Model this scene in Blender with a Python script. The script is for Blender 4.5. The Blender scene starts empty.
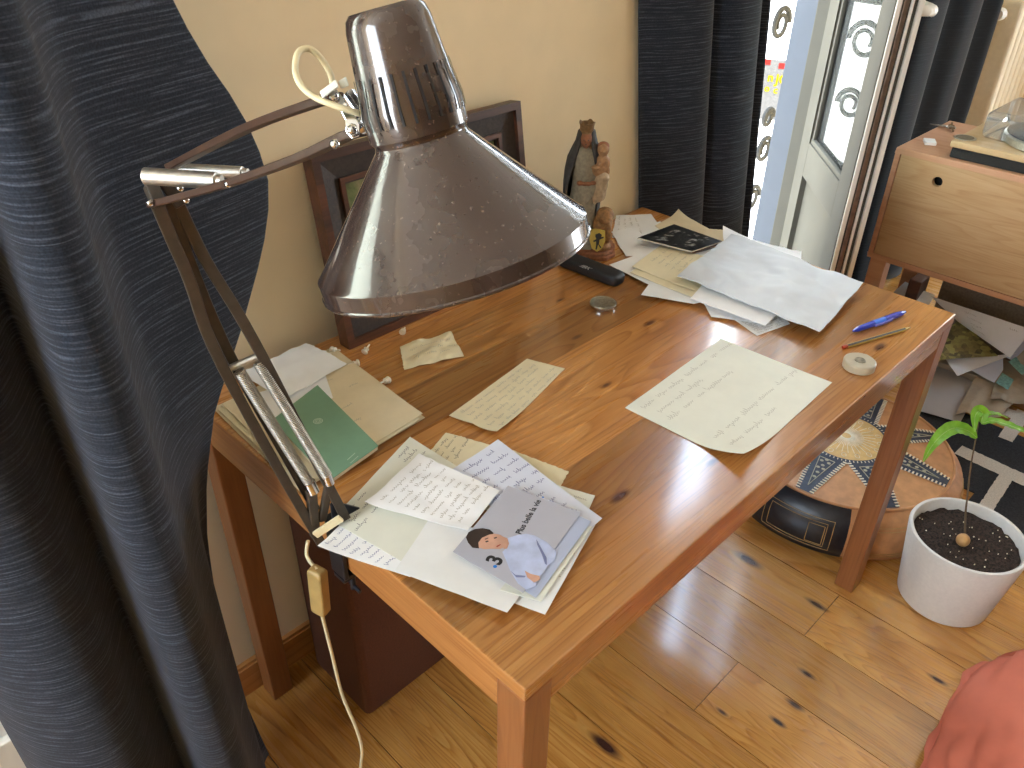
import bpy, bmesh, math, random
from mathutils import Vector, Matrix, noise
random.seed(7)
V = Vector
S = bpy.context.scene
COL = S.collection
PI = math.pi

# ------------------------------------------------------------------ camera (solved from the desk's corners)
CAM = V((-0.38828, -0.36017, 1.48189)); FPX = 812.7
yaw, pit, rol = 0.781031, 0.591124, 0.0115281
FW = V((math.cos(pit)*math.cos(yaw), math.cos(pit)*math.sin(yaw), -math.sin(pit)))
_r = V((math.sin(yaw), -math.cos(yaw), 0)); _u = _r.cross(FW)
RT = _r*math.cos(rol) + _u*math.sin(rol); UP = -_r*math.sin(rol) + _u*math.cos(rol)
cam = bpy.data.cameras.new('camera'); cam.sensor_width = 36; cam.lens = FPX*36/1024; cam.clip_start = 0.02
co = bpy.data.objects.new('camera', cam); COL.objects.link(co)
co.matrix_world = Matrix(((RT.x, UP.x, -FW.x, CAM.x), (RT.y, UP.y, -FW.y, CAM.y), (RT.z, UP.z, -FW.z, CAM.z), (0, 0, 0, 1)))
S.camera = co

def ray(u, v): return FW + RT*((u-512)/FPX) - UP*((v-384)/FPX)
def at(u, v, ax, val):                       # the point of plane ax = val seen at a pixel
    d = ray(u, v); i = 'xyz'.index(ax); return CAM + d*((val-CAM[i])/d[i])
def dp(u, v, t): return CAM + ray(u, v)*t    # the point at depth t

# ------------------------------------------------------------------ materials
class NT:
    def __init__(s, name):
        s.m = bpy.data.materials.new(name); s.m.use_nodes = True; s.t = s.m.node_tree
        s.b = s.t.nodes['Principled BSDF']; s.out = s.t.nodes['Material Output']
    def n(s, kind, ins=None, **kw):
        x = s.t.nodes.new(kind)
        for k, v in kw.items(): setattr(x, k, v)
        for k, v in (ins or {}).items(): s.put(x.inputs[k], v)
        return x
    def put(s, sock, v):
        if isinstance(v, bpy.types.NodeSocket): s.t.links.new(v, sock)
        else:
            try: sock.default_value = v
            except Exception: sock.default_value = (*v, 1)
    def set(s, **kw):
        for k, v in kw.items(): s.put(s.b.inputs[k.replace('_', ' ')], v)
        return s
    def math(s, op, a, b=0.0, c=0.0, clamp=False):
        x = s.n('ShaderNodeMath', operation=op, use_clamp=clamp); s.put(x.inputs[0], a); s.put(x.inputs[1], b); s.put(x.inputs[2], c); return x.outputs[0]
    def mix(s, f, a, b, mode='MIX'):
        x = s.n('ShaderNodeMix', data_type='RGBA', blend_type=mode); s.put(x.inputs[0], f); s.put(x.inputs[6], a if not isinstance(a, tuple) else (*a[:3], 1)); s.put(x.inputs[7], b if not isinstance(b, tuple) else (*b[:3], 1)); return x.outputs[2]
    def rng(s, v, a, b, c=0.0, d=1.0):
        x = s.n('ShaderNodeMapRange', {0: v, 1: a, 2: b, 3: c, 4: d}); return x.outputs[0]
    def obj(s): return s.n('ShaderNodeTexCoord').outputs['Object']
    def map(s, v, sc=(1, 1, 1), loc=(0, 0, 0), rot=(0, 0, 0)): return s.n('ShaderNodeMapping', {0: v, 1: loc, 2: rot, 3: sc}).outputs[0]
    def noise(s, v, scale, detail=3, rough=.5, dist=0): return s.n('ShaderNodeTexNoise', {'Vector': v, 'Scale': scale, 'Detail': detail, 'Roughness': rough, 'Distortion': dist}).outputs[0]
    def bump(s, h, st=.3, d=.002): s.put(s.b.inputs['Normal'], s.n('ShaderNodeBump', {'Strength': st, 'Distance': d, 'Height': h}).outputs[0]); return s

def c8(r, g, b):
    f = lambda x: (x/255/12.92) if x/255 <= .04045 else ((x/255+.055)/1.055)**2.4
    return (f(r), f(g), f(b))

def plain(name, col, rough=.5, metal=0, var=.12, scale=60, bump=0, coat=0, **kw):
    t = NT(name); o = t.obj(); n = t.noise(o, scale, 3)
    k = t.rng(n, .3, .7, 1-var, 1+var)
    c = t.n('ShaderNodeVectorMath', {0: (*col,), 1: k}, operation='MULTIPLY').outputs[0] if False else None
    x = t.n('ShaderNodeVectorMath', operation='SCALE'); x.inputs[0].default_value = col; t.put(x.inputs[3], k)
    t.set(Base_Color=x.outputs[0], Roughness=rough, Metallic=metal)
    if coat: t.set(Coat_Weight=coat, Coat_Roughness=.12)
    for a, b in kw.items(): t.set(**{a: b})
    if bump: t.bump(n, bump)
    return t.m

def wood(name, dark, mid, light, axis='x', rough=.35, ring=38, bowk=3.2, knots=(), knot_scale=1.0, island=.0, board=0.0, coat=.3, seedoff=0.0, spec=.5, knotcol=(.035, .012, .005), bandk=1.0):
    """Softwood: long grain along an axis, growth bands that bow round knots, optional glued boards."""
    t = NT(name); o = t.obj(); sep = t.n('ShaderNodeSeparateXYZ', {0: o}).outputs
    al = sep['xyz'.index(axis)]
    others = [i for i in range(3) if i != 'xyz'.index(axis)]
    rnd = t.n('ShaderNodeNewGeometry').outputs['Random Per Island'] if island else None
    sc = [26, 26, 26]; sc['xyz'.index(axis)] = 1.6
    mv = t.map(o, tuple(sc), (seedoff, seedoff*1.7, 0))
    if rnd is not None:
        off = t.n('ShaderNodeCombineXYZ', {0: t.math('MULTIPLY', rnd, 37.), 1: t.math('MULTIPLY', rnd, 91.), 2: t.math('MULTIPLY', rnd, 13.)}).outputs[0]
        mv = t.n('ShaderNodeVectorMath', {0: mv, 1: off}, operation='ADD').outputs[0]
    bid = None
    if board:
        bid = t.n('ShaderNodeTexWhiteNoise', {'W': t.math('FLOOR', t.math('DIVIDE', sep[others[0]], board))}, noise_dimensions='1D').outputs[0]
        off = t.n('ShaderNodeCombineXYZ', {0: t.math('MULTIPLY', bid, 57.), 1: t.math('MULTIPLY', bid, 23.), 2: 0.0}).outputs[0]
        mv = t.n('ShaderNodeVectorMath', {0: mv, 1: off}, operation='ADD').outputs[0]
    n1 = t.noise(mv, .13, 3, .55, .6)
    n2 = t.noise(mv, 1.5, 4, .6)
    n3 = t.noise(t.map(o, tuple(x*9 for x in sc)), 1.0, 2)
    bow = None; kn = None
    for (kx, ky, kr) in knots:
        dx = t.math('SUBTRACT', sep[0], kx); dy = t.math('SUBTRACT', sep[1], ky)
        if axis == 'x': dx = t.math('MULTIPLY', dx, .36)
        else: dy = t.math('MULTIPLY', dy, .36)
        d = t.math('SQRT', t.math('ADD', t.math('MULTIPLY', dx, dx), t.math('MULTIPLY', dy, dy)))
        d = t.math('DIVIDE', d, kr)
        d = t.math('ADD', d, t.math('MULTIPLY', t.math('SUBTRACT', n2, .5), .7))
        e = t.math('POWER', 2.718, t.math('MULTIPLY', d, -.45))
        k = t.rng(d, .25, .75, 1.0, 0.0)
        bow = e if bow is None else t.math('ADD', bow, e); kn = k if kn is None else t.math('MAXIMUM', kn, k)
    ph = t.math('MULTIPLY', n1, ring)
    if bow is not None: ph = t.math('ADD', ph, t.math('MULTIPLY', bow, bowk))
    band = t.math('FRACT', ph)
    band = t.math('MULTIPLY', t.math('POWER', band, 2.6), t.rng(band, .9, 1.0, 1.0, 0.0))
    f = t.math('ADD', t.math('MULTIPLY', band, .5*bandk), t.math('MULTIPLY', t.math('SUBTRACT', n2, .5), .7))
    f = t.math('ADD', f, t.math('MULTIPLY', t.math('SUBTRACT', n3, .5), .5), clamp=False)
    r = t.n('ShaderNodeValToRGB', {0: t.rng(f, -.15, .75)})
    r.color_ramp.elements[0].color = (*light, 1); r.color_ramp.elements[1].color = (*dark, 1)
    e = r.color_ramp.elements.new(.45); e.color = (*mid, 1)
    c = r.outputs[0]
    for v, am in ((rnd, island), (bid, .3 if board else 0)):
        if v is not None:
            x = t.n('ShaderNodeVectorMath', {0: c, 3: t.rng(v, 0, 1, 1-am, 1+am)}, operation='SCALE'); c = x.outputs[0]
    if kn is not None: c = t.mix(kn, c, tuple(knotcol))
    t.set(Base_Color=c, Roughness=t.rng(n2, .2, .8, rough-.06, rough+.1), Coat_Weight=coat, Coat_Roughness=.12)
    t.b.inputs['Specular IOR Level'].default_value = spec
    t.bump(t.math('ADD', f, n3), .08, .001)
    return t.m

def knots_at(lst, z): return [(at(u, v, 'z', z).x, at(u, v, 'z', z).y, r) for u, v, r in lst]
TABLE_KNOTS = knots_at([(620, 496, .011), (650, 323, .010), (577, 337, .008), (606, 385, .008), (880, 347, .012), (712, 462, .009), (560, 300, .007), (480, 690-90, .006)], .74)
FLOOR_KNOTS = knots_at([(748, 560, .022), (817, 605, .017), (807, 674, .012), (938, 680, .013), (795, 705, .013), (778, 722, .011), (722, 712, .009), (605, 745, .022)], 0)
M = {}
M['pine'] = wood('pine', c8(88, 48, 20), c8(158, 102, 48), c8(184, 130, 72), 'x', .27, 62, 2.2, TABLE_KNOTS, board=.105, coat=1.0, bandk=.85, knotcol=c8(84, 44, 22))
M['pine_side'] = wood('pine_side', c8(96, 54, 24), c8(160, 100, 50), c8(184, 128, 72), 'y', .32, 40, coat=.5, bandk=.6)
M['pine_leg'] = wood('pine_leg', c8(90, 50, 26), c8(132, 80, 44), c8(150, 96, 56), 'z', .35, 36, coat=.4, bandk=.6)
M['floor'] = wood('floor', c8(92, 52, 18), c8(178, 122, 56), c8(202, 152, 82), 'y', .25, 80, 2.4, FLOOR_KNOTS, island=.14, coat=1.0, bandk=.95, seedoff=3.1, knotcol=c8(62, 42, 36))
M['base_pine'] = wood('base_pine', c8(140, 84, 36), c8(180, 120, 62), c8(196, 138, 80), 'x', .45, 12, coat=.1)
M['oak'] = wood('oak', c8(166, 126, 86), c8(194, 156, 114), c8(206, 172, 132), 'y', .5, 60, coat=0, spec=.3, bandk=.7)
M['oak_edge'] = wood('oak_edge', c8(176, 122, 92), c8(200, 150, 118), c8(212, 166, 134), 'y', .5, 10, coat=0, spec=.3, bandk=.5)
M['birch'] = wood('birch', c8(182, 148, 104), c8(204, 172, 128), c8(214, 186, 146), 'y', .4, 10, coat=.1, bandk=.5)
M['frame_wood'] = wood('frame_wood', c8(40, 22, 14), c8(66, 38, 24), c8(96, 56, 34), 'x', .45, 10, coat=.2)
M['frame_inner'] = plain('frame_inner', c8(50, 40, 34), .6, var=.35, scale=180, bump=.2)
M['gap'] = plain('gap', (.02, .011, .006), .9)
M['wall'] = plain('wall', c8(232, 212, 174), .85, var=.025, scale=14, bump=.03)
M['wall_dark'] = plain('wall_dark', c8(120, 110, 98), .85, var=.03)
M['ceiling'] = plain('ceiling', c8(236, 232, 224), .9, var=.02)
M['white_paint'] = plain('white_paint', c8(228, 224, 214), .35, var=.04, scale=8)
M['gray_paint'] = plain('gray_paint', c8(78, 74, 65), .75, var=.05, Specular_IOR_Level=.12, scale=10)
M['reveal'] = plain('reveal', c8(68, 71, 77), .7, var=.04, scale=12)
M['brass_dark'] = plain('brass_dark', c8(120, 104, 92), .35, .6, var=.2)
M['black_gap'] = plain('black_gap', (.012, .012, .012), .8)
M['chrome'] = plain('chrome', (.72, .72, .72), .14, 1, var=.05)
M['steel'] = plain('steel', (.55, .52, .46), .45, 1, var=.12, scale=200)
M['arm_brown'] = plain('arm_brown', c8(70, 61, 51), .5, .2, var=.15, scale=90)
M['arm_red'] = plain('arm_red', c8(72, 50, 38), .45, .1, var=.15, scale=90)
M['clamp'] = plain('clamp', c8(52, 54, 62), .3, .7, var=.2)
M['cream_plastic'] = plain('cream_plastic', c8(222, 208, 168), .4, var=.05)
M['switch_plastic'] = plain('switch_plastic', c8(168, 140, 86), .4, var=.12, scale=40)
M['clip_white'] = plain('clip_white', c8(226, 226, 214), .4, var=.04)
M['radiator'] = plain('radiator', c8(222, 210, 184), .4, var=.04)
M['suede'] = plain('suede', c8(92, 54, 36), .95, var=.14, scale=260, bump=.25)
M['black_plastic'] = plain('black_plastic', (.012, .012, .013), .42, var=.2)
M['case_black'] = plain('case_black', (.010, .010, .012), .5, var=.4, scale=600, bump=.15)
M['dark_felt'] = plain('dark_felt', (.018, .018, .019), .9, var=.3, scale=300)
M['letter_white'] = plain('letter_white', c8(190, 190, 186), .5)
M['ink'] = plain('ink', c8(84, 82, 84), .7)
M['ink_blue'] = plain('ink_blue', c8(92, 98, 146), .7)
M['ink_soft'] = plain('ink_soft', c8(160, 154, 140), .8)
M['blue_dot'] = plain('blue_dot', c8(20, 120, 205), .4)
def paper(name, col, var=.03, rough=.8):
    t = NT(name); o = t.obj(); n = t.noise(o, 25, 4, .6); 
    x = t.n('ShaderNodeVectorMath', operation='SCALE'); x.inputs[0].default_value = col; t.put(x.inputs[3], t.rng(n, .3, .7, 1-var, 1+var))
    t.set(Base_Color=x.outputs[0], Roughness=rough); t.b.inputs['Specular IOR Level'].default_value = .25
    return t.m
M['paper_white'] = paper('paper_white', c8(242, 242, 242))
M['paper_gray'] = paper('paper_gray', c8(232, 232, 230))
M['paper_cream'] = paper('paper_cream', c8(226, 226, 212))
M['paper_beige'] = paper('paper_beige', c8(214, 198, 164), .05)
M['paper_old'] = paper('paper_old', c8(222, 210, 176), .05)
M['paper_blue'] = paper('paper_blue', c8(214, 218, 232))
M['paper_silver'] = paper('paper_silver', c8(202, 204, 205), .03, .45)
M['card_gray'] = paper('card_gray', c8(178, 178, 188), .02, .3)
M['card_side'] = paper('card_side', c8(178, 186, 208), .02, .3)
M['skin'] = plain('skin', c8(204, 158, 136), .4)
M['hair'] = plain('hair', c8(52, 40, 36), .5)
M['shirt'] = plain('shirt', c8(186, 196, 226), .4)
M['shirt_dark'] = plain('shirt_dark', c8(120, 128, 168), .4)
M['green_cover'] = plain('green_cover', c8(118, 154, 124), .6, var=.03)
M['green_mark'] = plain('green_mark', c8(186, 204, 178), .6)
M['photo_black'] = plain('photo_black', (.02, .02, .02), .3, var=.9, scale=220)
M['photo_gray'] = plain('photo_gray', c8(150, 148, 142), .35, var=.6, scale=260)
M['booklet_edge'] = paper('booklet_edge', c8(206, 196, 178), .2)
M['booklet_red'] = plain('booklet_red', c8(96, 56, 44), .6)
M['pen_blue'] = plain('pen_blue', c8(42, 62, 176), .22, var=.06, coat=.5)
M['pen_light'] = plain('pen_light', c8(58, 116, 212), .3, var=.06)
M['pen_clip'] = plain('pen_clip', c8(120, 118, 196), .25)
M['pencil_yellow'] = plain('pencil_yellow', c8(196, 168, 88), .4)
M['pencil_black'] = plain('pencil_black', (.02, .02, .018), .4)
M['pencil_red'] = plain('pencil_red', c8(160, 58, 36), .4)
M['tape_beige'] = plain('tape_beige', c8(178, 166, 142), .4, var=.04)
M['tin'] = plain('tin', c8(150, 142, 124), .35, .7, var=.3, scale=160)
M['peg'] = plain('peg', c8(230, 222, 206), .45, var=.03)
M['terracotta'] = plain('terracotta', c8(138, 88, 58), .75, var=.25, scale=140, bump=.15)
M['statue_tan'] = plain('statue_tan', c8(158, 120, 84), .7, var=.22, scale=160, bump=.15)
M['statue_gray'] = plain('statue_gray', c8(134, 124, 104), .75, var=.2, scale=150, bump=.15)
M['statue_dark'] = plain('statue_dark', c8(56, 54, 52), .7, var=.35, scale=130, bump=.15)
M['statue_gold'] = plain('statue_gold', c8(122, 92, 56), .6, .2, var=.4, scale=200, bump=.2)
M['statue_robe'] = plain('statue_robe', c8(166, 142, 112), .75, var=.2, scale=150, bump=.15)
M['lion'] = plain('lion', c8(138, 98, 56), .7, var=.3, scale=180, bump=.2)
M['shield'] = plain('shield', c8(178, 150, 62), .6, var=.15)
M['pot_white'] = plain('pot_white', c8(212, 210, 205), .55, var=.04, scale=120, bump=.03)
M['soil'] = plain('soil', c8(48, 36, 29), .95, var=1.0, scale=210, bump=1.0)
M['seed'] = plain('seed', c8(190, 146, 92), .5, var=.2)
M['stem'] = plain('stem', c8(92, 74, 52), .6, var=.2)
def leafmat():
    t = NT('leaf'); o = t.obj(); n = t.noise(o, 60, 3)
    c = t.mix(t.rng(n, .3, .7), c8(96, 158, 40), c8(140, 196, 66))
    t.set(Base_Color=c, Roughness=.35, Subsurface_Weight=.0); t.b.inputs['Transmission Weight'].default_value = 0
    tr = t.n('ShaderNodeBsdfTranslucent', {0: (*c8(160, 220, 60), 1)}); ms = t.n('ShaderNodeMixShader', {0: .35, 1: t.b.outputs[0], 2: tr.outputs[0]})
    t.t.links.new(ms.outputs[0], t.out.inputs[0]); return t.m
M['leaf'] = leafmat(); M['leaf_rib'] = plain('leaf_rib', c8(170, 206, 110), .5)
M['leather_tan'] = plain('leather_tan', c8(190, 138, 92), .5, var=.16, scale=40, bump=.12)
M['leather_gold'] = plain('leather_gold', c8(204, 168, 108), .5, var=.12, scale=60)
M['leather_blue'] = plain('leather_blue', c8(44, 54, 72), .45, var=.3, scale=120)
M['leather_black'] = plain('leather_black', (.014, .015, .02), .35, var=.4, scale=60, bump=.1)
M['stitch'] = plain('stitch', c8(224, 214, 190), .7)
M['thread_gold'] = plain('thread_gold', c8(176, 146, 92), .6)
M['thread_pale'] = plain('thread_pale', c8(176, 172, 150), .6)
M['rug_black'] = plain('rug_black', c8(40, 42, 46), .95, var=.5, scale=240, bump=.6)
M['rug_white'] = plain('rug_white', c8(206, 200, 190), .95, var=.15, scale=240, bump=.5)
M['red_cloth'] = plain('red_cloth', c8(198, 108, 84), .85, var=.06, scale=18, bump=.1)
M['charcoal'] = plain('charcoal', c8(122, 112, 96), .8, var=.2, scale=120)
M['brown_paper'] = paper('brown_paper', c8(178, 164, 142), .1)
M['gray_sheet'] = paper('gray_sheet', c8(186, 182, 180), .02)
M['teal'] = plain('teal', c8(128, 178, 168), .6, var=.3, scale=120)
M['building'] = plain('building', c8(214, 208, 196), .8, var=.04, scale=.6)
M['street'] = plain('street', c8(200, 196, 188), .9, var=.05, scale=2)
M['iron'] = plain('iron', c8(58, 57, 56), .6, var=.05, Specular_IOR_Level=.0)
M['sign_gray'] = plain('sign_gray', c8(68, 65, 62), .6, Specular_IOR_Level=.0)
M['sign_yellow'] = plain('sign_yellow', c8(112, 92, 8), .5, var=.0, Specular_IOR_Level=.0)
M['sign_red'] = plain('sign_red', c8(110, 24, 20), .5, var=.0, Specular_IOR_Level=.0)
M['vinyl'] = plain('vinyl', c8(60, 70, 84), .2, var=.1, coat=.4)

def brown_enamel():
    t = NT('brown_enamel'); o = t.obj()
    n = t.noise(o, 22, 4, .6); d = t.noise(o, 420, 1)
    dust = t.math('MULTIPLY', t.rng(n, .3, .8), .2)
    c = t.mix(dust, c8(58, 40, 31), c8(122, 112, 108))
    c = t.mix(t.rng(d, .70, .76, 0, .5), c, c8(150, 130, 118))
    t.set(Base_Color=c, Roughness=t.rng(n, .35, .7, .17, .34), Metallic=.2, Coat_Weight=1.0, Coat_Roughness=.05)
    return t.m
M['enamel'] = brown_enamel()
M['enamel_inner'] = plain('enamel_inner', c8(214, 206, 190), .5)

def curtain_mat(name, base, streak, ss=1.0):
    t = NT(name); o = t.obj()
    sp_ = t.n('ShaderNodeSeparateXYZ', {0: o}).outputs
    g = t.noise(t.map(o, (420, 420, 420)), 1.0, 1)
    lat = None
    for k, (per, sd_) in enumerate(((105., 0.), (173., 5.))):
        jit = t.noise(t.map(o, (2.2, 2.2, 40), (sd_, 0, 0)), 1.0, 1)
        ph = t.math('FRACT', t.math('ADD', t.math('MULTIPLY', sp_[2], per), t.math('MULTIPLY', jit, 3.0)))
        ln_ = t.rng(t.math('ABSOLUTE', t.math('SUBTRACT', ph, .5)), .06+.03*k, .16+.04*k, 1.0, 0.0)
        msk = t.noise(t.map(o, (22, 22, 150), (sd_, sd_, 3)), 1.0, 2)
        ln_ = t.math('MULTIPLY', ln_, t.rng(msk, .42, .62, .12, 1.0 if k == 0 else .6))
        lat = ln_ if lat is None else t.math('MAXIMUM', lat, ln_)
    f = lat; n1 = lat
    c = t.mix(f, base, streak)
    x = t.n('ShaderNodeVectorMath', {0: c, 3: t.rng(g, .3, .7, .72, 1.28)}, operation='SCALE')
    t.set(Base_Color=x.outputs[0], Roughness=.9, Sheen_Weight=.12); t.b.inputs['Specular IOR Level'].default_value = .2
    t.bump(t.math('ADD', n1, g), .2, .001)
    return t.m
M['curtain'] = curtain_mat('curtain', c8(34, 39, 49), c8(72, 78, 90))
M['curtain_black'] = curtain_mat('curtain_black', c8(13, 14, 16), c8(26, 27, 30))

def glass_mat(name, tint=(1, 1, 1), haze=.0):
    t = NT(name)
    tr = t.n('ShaderNodeBsdfTransparent', {0: (*tint, 1)}); gl = t.n('ShaderNodeBsdfGlossy', {0: (1, 1, 1, 1), 1: .03})
    fr = t.n('ShaderNodeFresnel', {0: 1.45}); ms = t.n('ShaderNodeMixShader', {0: fr.outputs[0], 1: tr.outputs[0], 2: gl.outputs[0]})
    df = t.n('ShaderNodeBsdfDiffuse', {0: (.75, .75, .73, 1)}); m2 = t.n('ShaderNodeMixShader', {0: haze, 1: ms.outputs[0], 2: df.outputs[0]})
    t.t.links.new(m2.outputs[0], t.out.inputs[0]); return t.m
M['glass'] = glass_mat('glass', (.86, .9, .86), .03); M['dust_cover'] = glass_mat('dust_cover', (.80, .80, .77), .17)

def picture_mat():
    t = NT('old_painting'); o = t.obj(); n = t.noise(o, 14, 5, .6, .8)
    r = t.n('ShaderNodeValToRGB', {0: n}); r.color_ramp.elements[0].position = .35; r.color_ramp.elements[0].color = (*c8(62, 72, 40), 1)
    r.color_ramp.elements[1].position = .7; r.color_ramp.elements[1].color = (*c8(150, 140, 104), 1); e = r.color_ramp.elements.new(.52); e.color = (*c8(104, 116, 70), 1)
    t.set(Base_Color=r.outputs[0], Roughness=.4); return t.m
M['painting'] = picture_mat()
def leaf_photo():
    t = NT('leaf_photo'); o = t.obj(); v = t.n('ShaderNodeTexVoronoi', {'Vector': t.map(o, (1, 1.4, 1), rot=(0, 0, .6)), 'Scale': 45}).outputs['Color']
    s = t.n('ShaderNodeSeparateXYZ', {0: v}).outputs[0]; n = t.noise(o, 60, 4)
    r = t.n('ShaderNodeValToRGB', {0: t.math('ADD', t.math('MULTIPLY', s, .6), t.math('MULTIPLY', n, .5))})
    r.color_ramp.elements[0].color = (*c8(66, 58, 34), 1); r.color_ramp.elements[0].position = .2
    r.color_ramp.elements[1].color = (*c8(186, 186, 106), 1); e = r.color_ramp.elements.new(.55); e.color = (*c8(138, 128, 74), 1)
    t.set(Base_Color=r.outputs[0], Roughness=.3); return t.m
M['leaf_photo'] = leaf_photo()

# ------------------------------------------------------------------ mesh helpers
class MB:
    def __init__(s): s.v = []; s.f = []; s.mi = []
    def add(s, vs, fs, mi=0):
        k = len(s.v); s.v += [V(p) for p in vs]; s.f += [tuple(i+k for i in f) for f in fs]; s.mi += [mi]*len(fs); return s
    def box(s, a, b, mi=0, mat=None):
        (x0, y0, z0), (x1, y1, z1) = a, b
        vs = [V(p) for p in ((x0, y0, z0), (x1, y0, z0), (x1, y1, z0), (x0, y1, z0), (x0, y0, z1), (x1, y0, z1), (x1, y1, z1), (x0, y1, z1))]
        if mat: vs = [mat @ p for p in vs]
        return s.add(vs, [(0, 3, 2, 1), (4, 5, 6, 7), (0, 1, 5, 4), (1, 2, 6, 5), (2, 3, 7, 6), (3, 0, 4, 7)], mi)
    def sweep(s, pts, sect, mi=0, up=None, closed=False):
        """sect(k) -> list of 2-D offsets (a along side, b along up)"""
        pts = [V(p) for p in pts]; n = len(pts); rings = []
        prev = None
        for i, p in enumerate(pts):
            d = (pts[min(i+1, n-1)] - pts[max(i-1, 0)]).normalized()
            if up is not None: sd = d.cross(up)
            elif prev is None: sd = d.cross(V((0, 0, 1))) if abs(d.z) < .95 else d.cross(V((1, 0, 0)))
            else: sd = prev - d*prev.dot(d)
            sd.normalize(); prev = sd; u2 = sd.cross(d)
            rings.append([p + sd*a + u2*b for a, b in sect(i)])
        m = len(rings[0]); vs = [q for r in rings for q in r]; fs = []
        for i in range(n-1):
            for j in range(m): fs.append((i*m+j, i*m+(j+1) % m, (i+1)*m+(j+1) % m, (i+1)*m+j))
        fs.append(tuple(range(m-1, -1, -1))); fs.append(tuple((n-1)*m+j for j in range(m)))
        return s.add(vs, fs, mi)
    def tube(s, pts, r, seg=10, mi=0):
        rr = r if callable(r) else (lambda i: r)
        return s.sweep(pts, lambda i: [(rr(i)*math.cos(2*PI*j/seg), rr(i)*math.sin(2*PI*j/seg)) for j in range(seg)], mi)
    def bar(s, pts, w, h, mi=0, up=None):
        return s.sweep(pts, lambda i: [(-w/2, -h/2), (w/2, -h/2), (w/2, h/2), (-w/2, h/2)], mi, up)
    def lathe(s, prof, c=(0, 0, 0), ax=(0, 0, 1), seg=48, mi=0, sx=1, sy=1):
        ax = V(ax).normalized(); e = ax.cross(V((0, 1, 0))) if abs(ax.y) < .9 else ax.cross(V((1, 0, 0))); e = -e.normalized() if False else e.normalized(); g = ax.cross(e); c = V(c)
        vs = []; fs = []; n = len(prof)
        for r, z in prof:
            for j in range(seg):
                a = 2*PI*j/seg; vs.append(c + ax*z + e*(r*math.cos(a)*sx) + g*(r*math.sin(a)*sy))
        for i in range(n-1):
            for j in range(seg): fs.append((i*seg+j, i*seg+(j+1) % seg, (i+1)*seg+(j+1) % seg, (i+1)*seg+j))
        if prof[0][0] > 1e-6: fs.append(tuple(range(seg-1, -1, -1)))
        if prof[-1][0] > 1e-6: fs.append(tuple((n-1)*seg+j for j in range(seg)))
        return s.add(vs, fs, mi)
    def ball(s, c, r, seg=16, mi=0, rot=None):
        r = r if isinstance(r, (tuple, list)) else (r, r, r); vs = []; fs = []; n = seg//2
        for i in range(n+1):
            th = PI*i/n
            for j in range(seg):
                a = 2*PI*j/seg; p = V((r[0]*math.sin(th)*math.cos(a), r[1]*math.sin(th)*math.sin(a), r[2]*math.cos(th)))
                vs.append(V(c) + (rot @ p if rot else p))
        for i in range(n):
            for j in range(seg): fs.append((i*seg+j, (i+1)*seg+j, (i+1)*seg+(j+1) % seg, i*seg+(j+1) % seg))
        return s.add(vs, fs, mi)
    def poly(s, pts, mi=0): return s.add(pts, [tuple(range(len(pts)))], mi)
    def prism(s, pts, d, mi=0):
        n = len(pts); pts = [V(p) for p in pts]; d = V(d)
        return s.add(pts + [p+d for p in pts], [tuple(range(n-1, -1, -1)), tuple(range(n, 2*n))] + [(i, (i+1) % n, n+(i+1) % n, n+i) for i in range(n)], mi)
    def obj(s, name, mats, parent=None, smooth=0, bevel=0, bseg=2, merge=True, sub=0):
        me = bpy.data.meshes.new(name); me.from_pydata([tuple(p) for p in s.v], [], s.f)
        for m in (mats if isinstance(mats, (list, tuple)) else [mats]): me.materials.append(M[m] if isinstance(m, str) else m)
        for p, i in zip(me.polygons, s.mi): p.material_index = i
        bm = bmesh.new(); bm.from_mesh(me)
        if merge: bmesh.ops.remove_doubles(bm, verts=bm.verts, dist=1e-6)
        bmesh.ops.recalc_face_normals(bm, faces=bm.faces); bm.to_mesh(me); bm.free()
        o = bpy.data.objects.new(name, me); COL.objects.link(o)
        if smooth:
            me.polygons.foreach_set('use_smooth', [True]*len(me.polygons))
            try: me.set_sharp_from_angle(angle=math.radians(smooth))
            except Exception: pass
        if bevel:
            b = o.modifiers.new('bevel', 'BEVEL'); b.width = bevel; b.segments = bseg; b.limit_method = 'ANGLE'; b.angle_limit = math.radians(40)
        if sub:
            b = o.modifiers.new('sub', 'SUBSURF'); b.levels = sub; b.render_levels = sub
        if parent is not None:
            o.parent = parent; o.matrix_parent_inverse = WORLD[parent.name].inverted()
        WORLD[o.name] = Matrix.Identity(4)
        return o
WORLD = {}
def thing(name, label, cat, loc, group=None):
    o = bpy.data.objects.new(name, None); COL.objects.link(o); o.location = loc; o.empty_display_size = .05
    WORLD[o.name] = Matrix.Translation(V(loc)); o['label'] = label; o['category'] = cat
    if group: o['group'] = group
    return o
def tag(o, label, cat, group=None, kind=None):
    o['label'] = label; o['category'] = cat
    if group: o['group'] = group
    if kind: o['kind'] = kind
    return o
def struct(o): o['kind'] = 'structure'; return o
def dup(root, loc, rot=None, label=None):
    r = root.copy(); COL.objects.link(r); r.location = loc
    if rot: r.rotation_euler = rot
    if label: r['label'] = label
    for ch in root.children:
        c = ch.copy(); COL.objects.link(c); c.parent = r
    return r
def spline(pts, n=8):
    pts = [V(p) for p in pts]; out = []
    for i in range(len(pts)-1):
        p0 = pts[max(i-1, 0)]; p1 = pts[i]; p2 = pts[i+1]; p3 = pts[min(i+2, len(pts)-1)]
        for k in range(n):
            t = k/n; out.append(.5*((2*p1) + (p2-p0)*t + (2*p0-5*p1+4*p2-p3)*t*t + (3*p1-p0-3*p2+p3)*t**3))
    out.append(pts[-1]); return out
def lerp(a, b, t): return a + (b-a)*t
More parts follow.
